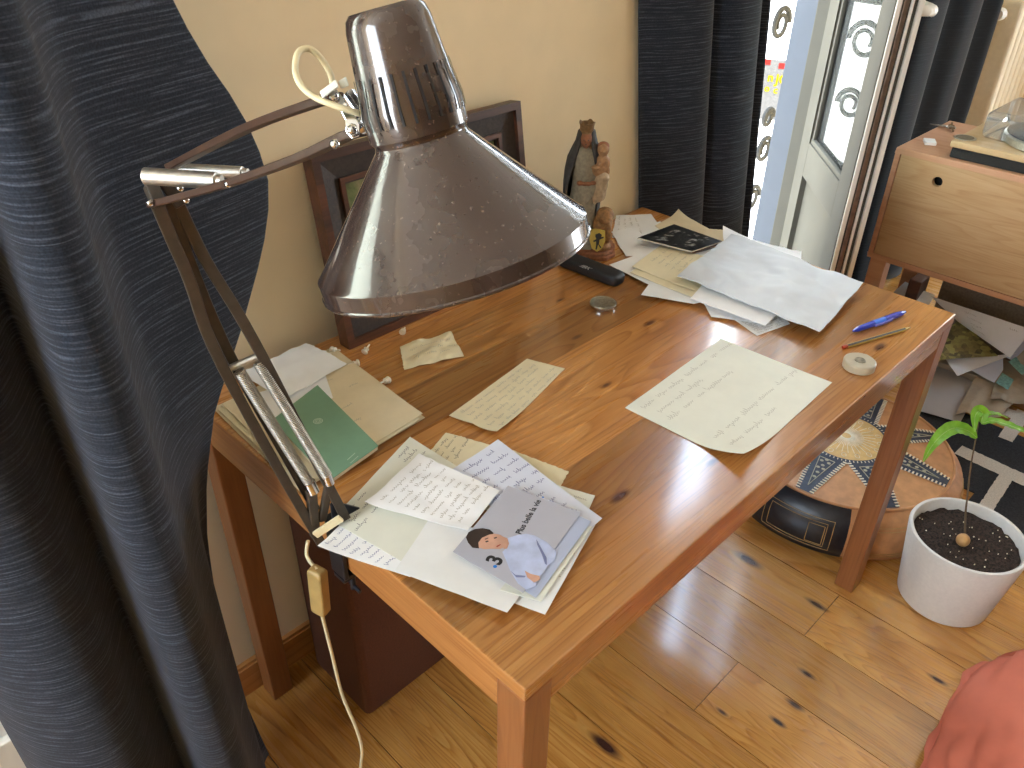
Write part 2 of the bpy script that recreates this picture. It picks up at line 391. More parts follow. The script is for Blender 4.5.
def interp(tab, x):
    if x <= tab[0][0]: return tab[0][1]
    for (a, va), (b, vb) in zip(tab, tab[1:]):
        if x <= b: return lerp(va, vb, (x-a)/(b-a))
    return tab[-1][1]
def text_mesh(mb, txt, origin, xd, yd, size, mi=0, lift=0.0, shear=0, bold=0):
    c = bpy.data.curves.new('t', 'FONT'); c.body = txt; c.size = 1; c.shear = shear; c.offset = bold; o = bpy.data.objects.new('t', c); COL.objects.link(o)
    bpy.context.view_layer.update(); me = o.evaluated_get(bpy.context.evaluated_depsgraph_get()).to_mesh()
    xd = V(xd).normalized(); yd = V(yd).normalized(); zd = xd.cross(yd)
    mb.add([V(origin) + xd*(p.co.x*size) + yd*(p.co.y*size) + zd*lift for p in me.vertices], [tuple(f.vertices) for f in me.polygons], mi)
    w = max((p.co.x for p in me.vertices), default=0)*size
    bpy.data.objects.remove(o); bpy.data.curves.remove(c); return w

# ------------------------------------------------------------------ ROOM
TW, TD, TH = 1.173, 0.747, 0.74
WY = 0.768                                   # inner face of the facade wall
X0, X1, Y0, CZ = -2.6, 3.9, -5.0, 2.7
OPEN_L = (-1.62, -.30, .06, 2.5); OPEN_R = (1.22, 2.045, .06, 2.3)
def wall_y(name, y, t, openings, xa=X0-.2, xb=X1+.2, mat='wall'):
    m = MB(); xs = sorted([xa, xb] + [v for o in openings for v in o[:2]])
    for a, b in zip(xs, xs[1:]):
        op = [o for o in openings if o[0] <= a+1e-6 and o[1] >= b-1e-6]
        if op:
            if op[0][2] > 0: m.box((a, y, 0), (b, y+t, op[0][2]))
            m.box((a, y, op[0][3]), (b, y+t, CZ))
        else: m.box((a, y, 0), (b, y+t, CZ))
    return m.obj(name, [mat])
struct(wall_y('wall_window', WY, .125, [OPEN_L, OPEN_R]))
struct(wall_y('wall_back', Y0-.2, .2, [], mat='wall_dark'))
OPEN_S = (-.5, .68, .95, 2.5)
m = MB()
for a, b, z0, z1 in ((Y0, OPEN_S[0], 0, CZ), (OPEN_S[1], WY, 0, CZ), (OPEN_S[0], OPEN_S[1], 0, OPEN_S[2]), (OPEN_S[0], OPEN_S[1], OPEN_S[3], CZ)): m.box((X0-.2, a, z0), (X0, b, z1))
struct(m.obj('wall_left', ['wall']))
OPEN_R2 = (-1.3, -.35, .1, 2.2)
m = MB()
for a, b, z0, z1 in ((Y0, OPEN_R2[0], 0, CZ), (OPEN_R2[1], WY, 0, CZ), (OPEN_R2[0], OPEN_R2[1], 0, OPEN_R2[2]), (OPEN_R2[0], OPEN_R2[1], OPEN_R2[3], CZ)): m.box((X1, a, z0), (X1+.2, b, z1))
struct(m.obj('wall_right', ['wall']))
struct(MB().box((X0-.2, Y0-.2, CZ), (X1+.2, WY+.125, CZ+.15)).obj('ceiling', ['ceiling']))
# floor of pine boards running toward the window wall
m = MB(); m.box((X0, Y0, -.06), (X1, WY, -.004), 1)
pw = .168; xk = .600 - pw*20
rs = random.Random(3)
fixed = {18: [], 19: [], 20: [.083], 21: [], 22: [.018], 23: []}
k = 0
while xk < X1:
    a, b = max(xk, X0), min(xk+pw, X1)
    if b > a+.01:
        if k in fixed: cuts = [Y0+.9, Y0+2.2, -1.6] + fixed[k]
        else: cuts = [Y0 + rs.uniform(.3, 1.2)]
        while k not in fixed and cuts[-1] < WY: cuts.append(cuts[-1] + rs.uniform(1.1, 1.7))
        ys = [Y0] + [c for c in cuts if c < WY-.05] + [WY]
        for y0, y1 in zip(ys, ys[1:]):
            m.box((a+.0009, y0+.0008, -.004), (b-.0009, y1-.0008, 0))
    xk += pw; k += 1
struct(m.obj('floor', ['floor', 'gap'], merge=False))
m = MB()
for a, b in ((OPEN_L[1]+.06, OPEN_R[0]-.06), (OPEN_R[1]+.06, X1)):
    m.box((a, WY-.014, 0), (b, WY, .075)); m.box((a, WY-.010, .075), (b, WY, .083))
struct(m.obj('baseboard_window', ['base_pine']))
# left french window: white frame, mostly covered by the curtain
def casing(name, o):
    m = MB(); xa, xb, za, zb = o
    for a, b in ((xa-.06, xa+.035), (xb-.035, xb+.06)):
        m.box((a, WY-.02, 0), (b, WY, zb+.06)); 
    m.box((xa+.035, WY-.02, zb-.03), (xb-.035, WY, zb+.06)); m.box((xa, WY-.02, 0), (xb, WY+.125, .06))
    return struct(m.obj(name, ['white_paint'], bevel=.004))
casing('trim_1', OPEN_L)
def french_leaf(name, xa, xb, y):
    m = MB(); z0, z1 = .07, 2.46; s = .06
    for a, b in ((xa, xa+s), (xb-s, xb)): m.box((a, y, z0), (b, y+.045, z1))
    for a, b in ((z0, z0+.14), (.72, .80), (z1-s, z1)): m.box((xa+s, y, a), (xb-s, y+.045, b))
    m.box((xa+s, y+.015, z0+.14), (xb-s, y+.03, .72)); m.box((xa+s, y+.02, .80), (xb-s, y+.025, z1-s), 1)
    return struct(m.obj(name, ['white_paint', 'glass'], bevel=.003))
french_leaf('window_1', -.96, -.34, WY+.03); french_leaf('window_3', -1.58, -.965, WY+.03)

# ------------------------------------------------------------------ right french window
m = MB(); xa, xb, za, zb = OPEN_R
# fixed frame in the opening
for a, b in ((xa, xa+.04), (xb-.022, xb)):
    m.box((a, WY+.0, za), (b, WY+.05, zb))
m.box((xa, WY, zb-.04), (xb, WY+.05, zb)); m.box((xa, WY, 0.0), (xb, WY+.125, za+.02))
m.box((xb-.034, WY-.006, za), (xb-.026, WY, zb), 1); m.box((xb-.02, WY-.012, za), (xb+.02, WY, zb), 0)
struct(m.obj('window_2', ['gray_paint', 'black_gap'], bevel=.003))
m = MB(); m.box((xb-.004, WY+.05, za), (xb, WY+.124, zb)); m.box((xa, WY+.05, za), (xa+.004, WY+.124, zb))
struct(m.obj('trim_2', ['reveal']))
# the leaf, hinged at the right jamb and swung inward
H = V((2.0, WY+.002, 0)); LD = V((-.75, -.66, 0)).normalized(); LN = V((-.66, .75, 0)).normalized()   # LN = outdoor face
LWID = .50; LT = .05
def LM(): return Matrix(((LD.x, -LN.x, 0, H.x), (LD.y, -LN.y, 0, H.y), (0, 0, 1, 0), (0, 0, 0, 1)))
L = LM()
leaf = MB(); z0, z1 = .07, 2.26; st = .085
zr = .74  # middle rail top
for a, b in ((0, st), (LWID-st, LWID)): leaf.box((a, 0, z0), (b, LT, z1), 0, L)
for a, b in ((z0, z0+.12), (zr-.1, zr), (z1-st, z1)): leaf.box((st, 0, a), (LWID-st, LT, b), 0, L)
leaf.box((st, .016, z0+.12), (LWID-st, .034, zr-.1), 0, L)
for a, b in ((st, st+.014), (LWID-st-.014, LWID-st)): leaf.box((a, .006, zr), (b, .016, z1-st), 0, L)
leaf.box((st, .004, zr), (LWID-st, .016, zr+.014), 0, L)
# closing edge with the lock strip
leaf.box((LWID, .002, z0), (LWID+.006, .014, z1), 2, L); leaf.box((LWID, .018, z0), (LWID+.004, .030, z1), 1, L); leaf.box((LWID, .033, z0), (LWID+.007, .040, z1), 2, L)
leaf.box((LWID-.04, LT, z0), (LWID+.008, LT+.012, z1), 2, L)
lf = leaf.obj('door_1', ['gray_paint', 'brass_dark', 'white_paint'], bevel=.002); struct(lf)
gl = MB().box((st-.002, .019, zr-.004), (LWID-st+.002, .023, z1-st+.004), 0, L).obj('pane', ['glass'], lf)
hk = MB(); p = L @ V((LWID-.03, LT+.012, 1.165)); inn = -LN
hk.tube([p, p+inn*.03], .012, 16); hk.sweep([p+inn*.03+LD*.012, p+inn*.036, p+inn*.038-LD*.03, p+inn*.036-LD*.09, p+inn*.034-LD*.105], lambda i: [(a*(.6, 1, 1, .9, .5)[i], b*(.6, 1, 1, .9, .5)[i]) for a, b in [(.011*math.cos(k*PI/6), .013*math.sin(k*PI/6)) for k in range(12)]], up=V((0, 0, 1)))
hk.obj('door_handle', ['white_paint'], lf, smooth=40)

# ------------------------------------------------------------------ outdoors
tag(MB().box((-9, 7.0, -6), (14, 7.6, 9)).obj('building', ['building']), 'bright pale building across the street beyond the open window', 'building')
g = MB().box((-12, WY+.4, -4.1), (16, 9, -4.0)).obj('ground_street', ['street']); struct(g)
rl = thing('balcony_railing', 'scrolled wrought iron balcony railing outside the open window', 'railing', (1.6, 1.12, 0))
ry = 1.13
MB().box((1.0, ry-.012, .08), (2.6, ry+.012, .10)).obj('bottom_rail', ['iron'], rl); m = MB(); m.box((1.0, ry-.02, 1.06), (2.6, ry+.02, 1.085)); m.obj('handrail', ['iron'], rl)
def ring(m, c, r, w=.010, a0=0, a1=2*PI, n=44):
    m = MB(); m.tube([c + V((r*(1-.62*i/n)*math.cos(a0+1.6*(a1-a0)*i/n), 0, r*(1-.62*i/n)*math.sin(a0+1.6*(a1-a0)*i/n))) for i in range(n+1)], lambda i: w*(1-.35*i/n), 8); m.obj('scroll', ['iron'], rl, smooth=60)
for bx in (1.12, 1.42, 1.72, 1.98, 2.28):
    b = MB().box((bx-.007, ry-.007, .08), (bx+.007, ry+.007, 1.07)).obj('baluster', ['iron'], rl)
m = MB()
for q, v, r in ((781, 24, .055), (752, 198, .05), (764, 150, .05), (768, 118, .035)):
    ring(m, at(q, v, 'y', ry), r)
for xs in (1.27, 1.57, 1.85, 2.12):
    for zc, r in ((.95, .06), (.75, .05), (.5, .06), (.28, .05)): ring(m, V((xs, ry, zc)), r)
sy = 3.2
SP = at(775, 80, 'y', sy); SX = V((.5, -.87, 0)).normalized(); SN = V((-SX.y, SX.x, 0)); SN = SN if SN.dot(CAM-SP) > 0 else -SN
def sgn(u, v, lift):                                    # a point on the sign's face
    d = ray(u, v); return CAM + d*((SP-CAM).dot(SN)/d.dot(SN)) + SN*lift
sg = thing('street_sign', 'grey sign with yellow letters and red stripe seen between the railing scrolls', 'sign', (SP.x, SP.y, SP.z-.3))
MB().prism([SP + SX*a + V((0, 0, b)) for a, b in ((-.45, -.34), (.45, -.34), (.45, .16), (-.45, .16))], -SN*.04).obj('board', ['sign_gray'], sg)
for uu, vv, w in ((768, 62, .045), (783, 66, .07)):
    q = sgn(uu, vv, .002); MB().prism([q + SX*a + V((0, 0, b)) for a, b in ((-w/2, -.022), (w/2, -.022), (w/2, .022), (-w/2, .022))], SN*.004).obj('stripe', ['sign_red'], sg)
for tx, uu, vv, sz in (('n', 767, 81, .10), ('JO', 775, 83, .105), ('o', 764, 91, .08), ('c', 773, 93, .08)):
    m = MB(); text_mesh(m, tx, sgn(uu, vv, .006), SX, (0, 0, 1), sz, bold=.03); m.obj('lettering', ['sign_yellow'], sg)

# ------------------------------------------------------------------ curtains
def curtain(name, plan, zt, zb, mat, shift, nz=44, thick=.003, hem=None):
    """plan: list of (x, y); shift(s, z) -> (dx, dy) ; s = 0..1 along the cloth"""
    pl = spline([V((x, y, 0)) for x, y in plan], 9); n = len(pl); m = MB(); vs = []; fs = []
    d = [0]
    for i in range(1, n): d.append(d[-1] + (pl[i]-pl[i-1]).length)
    for k in range(nz+1):
        z = lerp(zb, zt, k/nz)
        for i, p in enumerate(pl):
            dx, dy = shift(d[i]/d[-1], z)
            w = noise.noise(V((p.x*4, p.y*4, z*1.1)))*.004
            vs.append(V((p.x+dx+w, p.y+dy+w, z)))
    for k in range(nz):
        for i in range(n-1): fs.append((k*n+i, k*n+i+1, (k+1)*n+i+1, (k+1)*n+i))
    m.add(vs, fs)
    o = m.obj(name, [mat], smooth=80); q = o.modifiers.new('cloth', 'SOLIDIFY'); q.thickness = thick; q.offset = 0
    return o
def pxy(u, y, v=384): p = at(u, v, 'y', y); return (p.x, p.y)
edge_px = [(0, 170), (60, 205), (110, 240), (150, 258), (190, 270), (250, 262), (330, 240), (412, 213), (480, 205), (540, 206), (600, 215), (680, 235), (740, 262), (768, 275)]
ye = .60
edge = sorted([(at(u, v, 'y', ye).z, at(u, v, 'y', ye).x) for v, u in edge_px])
plan = [pxy(212, ye, 400), pxy(190, .585), pxy(165, .555), pxy(148, .522), pxy(138, .488), pxy(132, .460), pxy(122, .446), pxy(104, .44), pxy(82, .45), pxy(66, .475), pxy(55, .52), pxy(47, .565), pxy(39, .585), pxy(28, .578), pxy(12, .545), pxy(-12, .512), pxy(-50, .50), pxy(-100, .512), pxy(-150, .55), pxy(-182, .60), pxy(-192, .64)]
x_ref = plan[0][0]
def sh_left(s, z):
    w = max(0, 1-s/.16); w = w*w*(3-2*w); return ((interp(edge, z)-x_ref)*w, 0.0)
tag(curtain('curtain', plan, 2.35, .015, 'curtain', sh_left, 60), 'long navy curtain with light slub threads nearest the camera, behind the lamp arm', 'curtain')
cy = .725
def sh_right(s, z): return ((1.0-z)*.16 if z > .2 else .128, 0)
p0 = at(641, 100, 'y', .75); p1 = at(747, 120, 'y', cy)
xl, xr = p0.x - (1.0-p0.z)*.16, p1.x - (1.0-p1.z)*.16
f = lambda t, y: (lerp(xl, xr, t), y)
plan2 = [f(0, .757), f(.04, .752), f(.15, .72), f(.34, .69), f(.46, .70), f(.515, .735), f(.56, .70), f(.66, .675), f(.80, .672), f(.90, .69), f(.935, .72), f(.96, .70), f(1.0, .69), f(1.03, .72)]
tag(curtain('curtain', plan2, 2.35, .02, 'curtain', sh_right), 'dark navy curtain hanging in the corner behind the statuette and the paper pile', 'curtain')
plan3 = [(2.10, .72), (2.16, .66), (2.24, .65), (2.30, .70), (2.38, .71), (2.46, .655), (2.56, .645), (2.63, .70), (2.71, .70), (2.79, .65), (2.88, .645), (2.96, .70), (3.05, .705), (3.12, .66), (3.17, .67)]
tag(curtain('curtain', plan3, 2.35, .02, 'curtain_black', lambda s, z: (0, 0)), 'black curtain between the open window leaf and the oak cabinet', 'curtain')

# ------------------------------------------------------------------ radiator
rd = thing('radiator', 'cream radiator on the wall behind the record player', 'radiator', (3.48, .69, .15))
rx0 = 3.27
for i in range(7):
    m = MB(); x = rx0 + i*.062
    m.box((x, .62, .16), (x+.05, .735, 1.0)); m.obj('section', ['radiator'], rd, bevel=.02, bseg=4)
for z in (.22, .94): MB().tube([V((rx0-.01, .68, z)), V((rx0+.45, .68, z))], .016).obj('pipe', ['radiator'], rd, smooth=40)
m = MB(); m.lathe([(0, 0), (.018, 0), (.022, .01), (.022, .035), (.014, .045), (.012, .06)], V((rx0-.07, .68, .955)), (1, 0, 0), 20); m.obj('valve', ['white_paint'], rd, smooth=40)
m = MB()
for x in (rx0+.07, rx0+.32): MB().box((x, .64, 0), (x+.03, .72, .17)).obj('foot', ['radiator'], rd)

# ------------------------------------------------------------------ desk
desk = thing('desk', 'orange pine desk covered with letters and papers by the window', 'desk', (TW/2, TD/2, 0))
t_ = .022
top_ = MB().box((0, 0, TH-t_), (TW, TD, TH)).obj('tabletop', ['pine', 'pine_side'], desk, bevel=.0022)
for p_ in top_.data.polygons:
    if abs(p_.normal.x) > .9: p_.material_index = 1
lt = .044
for x in (0.0005, TW-lt-.0005):
    for y in (0.0005, TD-lt-.0005):
        MB().box((x, y, 0), (x+lt, y+lt, TH-t_)).obj('leg', ['pine_leg'], desk, bevel=.0025)
MB().box((lt, .0015, TH-t_-.038), (TW-lt, .022, TH-t_)).obj('apron', ['pine'], desk, bevel=.0015)
MB().box((lt, TD-.022, TH-t_-.05), (TW-lt, TD-.0015, TH-t_)).obj('apron', ['pine'], desk, bevel=.0015)
MB().box((.0015, lt, TH-t_-.05), (.022, TD-lt, TH-t_)).obj('apron', ['pine_side'], desk, bevel=.0015)
MB().box((TW-.022, lt, TH-t_-.05), (TW-.0015, TD-lt, TH-t_)).obj('apron', ['pine_side'], desk, bevel=.0015)

# ------------------------------------------------------------------ suede box below the desk
m = MB(); m.box((.112, .535, .0), (.50, .725, .60))
bx = m.obj('storage_box', ['suede'], bevel=.014, bseg=3)
tag(bx, 'tall brown suede covered box standing on the floor under the desk', 'box')

# ------------------------------------------------------------------ picture frame leaning on the wall
fr = thing('picture_frame', 'dark wooden picture frame leaning on the wall behind the lamp shade', 'picture frame', (.5, .70, TH))
fw, fh, ft = .462, .335, .026
bl = at(351, 349, 'z', TH)
ang = math.atan2(WY-.005-ft-bl.y, fh)
FM = Matrix.Translation(V((bl.x-.004, bl.y, TH+.0005))) @ Matrix.Rotation(-ang, 4, 'X')
def rect_ring(m, x0, z0, x1, z1, w, ya, yb, mi=0, yin=None):
    yin = ya if yin is None else yin
    o = [(x0, z0), (x1, z0), (x1, z1), (x0, z1)]; i = [(x0+w, z0+w), (x1-w, z0+w), (x1-w, z1-w), (x0+w, z1-w)]
    vs = [FM @ V((x, ya, z)) for x, z in o] + [FM @ V((x, yin, z)) for x, z in i] + [FM @ V((x, yb, z)) for x, z in o] + [FM @ V((x, yb, z)) for x, z in i]
    fs = []
    for k in range(4):
        j = (k+1) % 4; fs += [(k, j, 4+j, 4+k), (8+k, 8+j, j, k), (4+k, 4+j, 12+j, 12+k), (8+j, 8+k, 12+k, 12+j)]
    m.add(vs, fs, mi)
m = MB(); rect_ring(m, 0, 0, fw, fh, .014, -.002, ft); rect_ring(m, .014, .014, fw-.014, fh-.014, .037, .006, ft, 1, .012); rect_ring(m, .049, .049, fw-.049, fh-.049, .008, .006, ft); rect_ring(m, .055, .055, fw-.055, fh-.055, .006, .012, ft, 1)
m.obj('frame', ['frame_wood', 'frame_inner'], fr, merge=False)
m = MB(); m.add([FM @ V(p) for p in ((.058, .016, .058), (fw-.058, .016, .058), (fw-.058, .016, fh-.058), (.058, .016, fh-.058))], [(0, 1, 2, 3)])
m.add([FM @ V(p) for p in ((.01, ft-.002, .01), (fw-.01, ft-.002, .01), (fw-.01, ft-.002, fh-.01), (.01, ft-.002, fh-.01))], [(0, 1, 2, 3)])
m.obj('picture', ['painting'], fr)

# ------------------------------------------------------------------ desk lamp
B = at(330, 530, 'z', TH)
lamp = thing('desk_lamp', 'brown enamel articulated desk lamp clamped to the desk edge', 'lamp', (0.0, B.y, TH))
SC = V((-.0665, .0121, 1.2503)); AX = V((-.0785, .2734, .9587)).normalized()   # rim centre, axis up to the neck
l3, l2, l1 = .0129, .068, .0745
prof = [(.0900, 0), (.0906, .0008), (.0906, .0018), (.0898, .0026), (.0898, l3-.0006), (.0893, l3), (.0876, l3+.0014), (.0300, l3+l2-.002), (.0292, l3+l2), (.0296, l3+l2+.002),
        (.0312, l3+l2+.004), (.0318, l3+l2+.020), (.0296, l3+l2+.034), (.0292, l3+l2+.036), (.0258, l3+l2+l1-.008), (.0242, l3+l2+l1-.002), (.0215, l3+l2+l1+.001), (.0, l3+l2+l1+.002)]
inner = [(.0, l3+l2+l1-.002), (.0215, l3+l2+l1-.003), (.0275, l3+l2), (.0850, l3+.001), (.0880, 0), (.0900, 0)]
m = MB(); m.lathe(inner + prof[1:], SC, AX, 72)
e1 = AX.cross(V((0, 1, 0))).normalized(); g1 = AX.cross(e1)
for j in range(26):                                     # vent slits round the neck
    a = 2*PI*j/26; dr = e1*math.cos(a) + g1*math.sin(a); td = AX.cross(dr)
    pts = []
    for h, r in ((l3+l2+.012, .0324), (l3+l2+.020, .0325), (l3+l2+.034, .0303), (l3+l2+.041, .0296)): pts.append(SC + AX*h + dr*r)
    w = .0008
    m.add([q for p in pts for q in (p-td*w, p+td*w)], [(2*i, 2*i+1, 2*i+3, 2*i+2) for i in range(3)], 1)
sh = m.obj('lamp_shade', ['enamel', 'black_gap'], lamp, smooth=32)
def path(pl, t0, t1):
    n = len(pl); L_ = [0]
    for a, b in zip(pl, pl[1:]): L_.append(L_[-1] + math.hypot(b[0]-a[0], b[1]-a[1]))
    return [dp(u, v, lerp(t0, t1, d/L_[-1])) for (u, v), d in zip(pl, L_)]
TE, TB, TJ = .75, 1.045, .525
def arm(name, pl, t0, t1, w, h, mat, sm=4):
    p = path(pl, t0, t1); MB().bar(spline(p, sm), w, h, up=V((1, -.2, 0))).obj(name, [mat], lamp, bevel=.001)
arm('lower_arm', [(155, 200), (172, 240), (190, 282), (213, 347), (262, 440), (322, 545)], TE, TB+.01, .008, .0118, 'arm_brown')
arm('lower_arm', [(168, 203), (205, 300), (240, 375), (285, 455), (316, 510)], TE+.02, TB, .007, .0112, 'arm_brown')
arm('lower_arm', [(177, 202), (205, 259), (238, 313), (272, 375), (322, 473), (346, 519)], TE+.025, TB, .008, .0118, 'arm_brown')
arm('upper_arm', [(171, 167), (245, 129), (321, 101), (336, 98)], TE, TJ+.02, .006, .0125, 'arm_red')
arm('upper_arm', [(152, 204), (220, 186), (299, 158), (346, 136), (362, 132)], TE-.005, TJ, .006, .0122, 'arm_red')
for a, b, t0, t1, r in (((145, 176), (222, 181), TE-.035, TE-.04, .0075), ((172, 169), (248, 173), TE+.01, TE, .0058)):
    m = MB(); p, q = dp(*a, t0), dp(*b, t1); m.tube([p, lerp(p, q, .93), lerp(p, q, .935), q], lambda i: r if i < 2 else r*.72, 20); m.obj('tension_tube', ['steel'], lamp, smooth=40)
m = MB()
for (u, v, t) in ((150, 203, TE-.02), (186, 200, TE), (180, 188, TE-.012)):
    p = dp(u, v, t); m = MB(); m.ball(p, .0035, 10); m.obj('rivet', ['chrome'], lamp, smooth=60)
for (u, v, t) in ((335, 144, TJ-.012), (334, 96, TJ-.012), (352, 130, TJ-.014), (228, 184, .66)): MB().ball(dp(u, v, t), .0032, 12).obj('rivet', ['chrome'], lamp, smooth=60)
m = MB(); m.bar([dp(150, 184, TE), dp(160, 207, TE+.004)], .018, .012, up=V((1, -.2, 0))); m.bar([dp(163, 180, TE+.01), dp(182, 206, TE+.02)], .005, .012, up=V((1, -.2, 0))); m.obj('elbow_bracket', ['arm_brown'], lamp, bevel=.0015)
# crossbar and the two coil springs
m = MB(); m.tube([dp(231, 368, .905), dp(264, 354, .91)], .0045, 14); m.obj('crossbar', ['steel'], lamp, smooth=40)
def spring(a, b, ta, tb, r=.0060, turns=74):
    p, q = dp(*a, ta), dp(*b, tb); d = (q-p).normalized(); s = d.cross(V((0, 0, 1))).normalized(); u = s.cross(d); n = turns*10
    MB().tube([lerp(p, q, i/n) + (s*math.cos(2*PI*i/10) + u*math.sin(2*PI*i/10))*r for i in range(n+1)], .00095, 5).obj('spring', ['steel'], lamp, smooth=80)
spring((239, 371), (310, 484), .905, 1.01); spring((258, 362), (327, 476), .91, 1.005)
m = MB(); m.tube([dp(309, 482, 1.008), dp(314, 492, 1.016)], .0075, 16); m.obj('spring_end', ['chrome'], lamp, smooth=40); m = MB(); m.tube([dp(326, 474, 1.003), dp(330, 484, 1.01)], .006, 16); m.obj('spring_end', ['chrome'], lamp, smooth=40)
# base bracket on the desk edge and the clamp below
by = B.y
m = MB(); m.bar([dp(311, 490, 1.015), dp(315, 536, 1.05)], .012, .012, up=V((1, -.2, 0))); m.bar([dp(329, 482, 1.01), dp(322, 520, 1.045)], .008, .010, up=V((1, -.2, 0)))
m.obj('bracket', ['arm_brown'], lamp, bevel=.0015)
m = MB(); m.box((-.006, by-.022, TH+.0006), (.046, by+.022, TH+.006)); m.prism([V((-.004, by-.002, TH+.006)), V((.04, by-.002, TH+.006)), V((.004, by-.002, TH+.04)), V((-.004, by-.002, TH+.04))], (0, .005, 0))
m.box((-.008, by-.016, TH-.085), (-.0012, by+.016, TH+.006)); m.box((-.008, by-.012, TH-.094), (.030, by+.012, TH-.086))
m.obj('clamp', ['clamp'], lamp, bevel=.0015)
m = MB(); m.tube([V((.012, by, TH-.125)), V((.012, by, TH-.0735))], .004, 12); m.tube([V((.012, by-.016, TH-.121)), V((.012, by+.016, TH-.117))], .0028, 10); m.lathe([(.011, 0), (.011, .003)], V((.012, by, TH-.0755)), (0, 0, 1), 20); m.obj('clamp_screw', ['clamp'], lamp, smooth=40)
m = MB(); m.bar([dp(315, 535, 1.035), dp(341, 518, 1.03)], .004, .010, up=V((0, 0, 1))); m.obj('bracket_edge', ['cream_plastic'], lamp)
# head joint
m = MB()
vd = (CAM-dp(345, 115, TJ)).normalized()
for off in (0, .014): 
    pl = [dp(u, v, TJ-.010+off) for u, v in ((329, 92), (336, 89), (343, 97), (352, 112), (360, 124), (360, 136), (352, 139), (346, 132), (345, 120), (338, 106), (331, 99))]
    m.prism(pl, -vd*.0022)
m.tube([dp(352, 130, TJ-.010), dp(352, 130, TJ+.012)], .0042, 12)
m.obj('head_bracket', ['chrome'], lamp, bevel=.0006)
m = MB(); q1 = dp(362, 124, TJ); q2 = SC + AX*(l3+l2+.026); q3 = q2 + (q1-q2).normalized()*.03
m.tube([q1, q3], .0068, 18); m.tube([dp(349, 93, TJ), dp(363, 113, TJ)], .004, 8); m.tube([dp(363, 113, TJ), q3], .004, 8); m.obj('swivel', ['chrome'], lamp, smooth=40)
m = MB()
m.prism([dp(u, v, TJ-.012) for u, v in ((320, 92), (336, 80), (339, 87), (323, 99))], -vd*-.012); m.prism([dp(u, v, TJ-.008) for u, v in ((338, 82), (346, 77), (349, 86), (341, 89))], vd*.01)
m.obj('cable_clip', ['clip_white'], lamp, bevel=.0008)
cp = [(333, 88, .012), (331, 76, .008), (325, 64, .004), (316, 53, -.002), (307, 48.5, -.006), (299, 52, -.010), (295.5, 62, -.013), (296, 75, -.015), (303, 88, -.017), (316, 98, -.018), (333, 105, -.018), (348, 110, -.016), (362, 114, -.01), (372, 116, .0)]
MB().tube(spline([dp(u, v, TJ+dt) for u, v, dt in cp], 6), .0021, 10).obj('cord', ['cream_plastic'], lamp, smooth=80)
zf = .003
sw = [at(318, 590-18, 'x', -.022), at(316, 572, 'x', -.02)]
cx_ = -.026
p1 = at(317, 570, 'x', cx_); p2 = at(321, 611, 'x', cx_)
c1 = [at(308, 541, 'x', -.016), at(307, 556, 'x', -.022), p1]
MB().tube(spline(c1, 6), .0027, 10).obj('cord', ['cream_plastic'], lamp, smooth=80)
c2 = [p2, at(331, 650, 'x', -.018), at(342, 694, 'x', -.010), at(356, 728, 'x', -.002), at(362, 750, 'x', .002), at(361, 772, 'x', .004)]
q_ = c2[-1]; c2 += [V((q_.x-.002, q_.y-.01, q_.z-.10)), V((q_.x-.005, q_.y-.015, .06)), V((q_.x-.03, q_.y-.04, .004)), V((q_.x-.12, q_.y-.10, .004))]
MB().tube(spline(c2, 6), .0027, 10).obj('cord', ['cream_plastic'], lamp, smooth=80)
m = MB(); d = (p2-p1).normalized(); m.sweep([lerp(p1, p2, k) for k in (-.02, .04, .5, .96, 1.02)], lambda i: [(a*(.8 if i in (0, 4) else 1), b*(.8 if i in (0, 4) else 1)) for a, b in ((-.012, -.009), (.012, -.009), (.012, .009), (-.012, .009))], up=V((1, .3, 0)))
m.obj('cord_switch', ['switch_plastic'], lamp, bevel=.003, bseg=3)

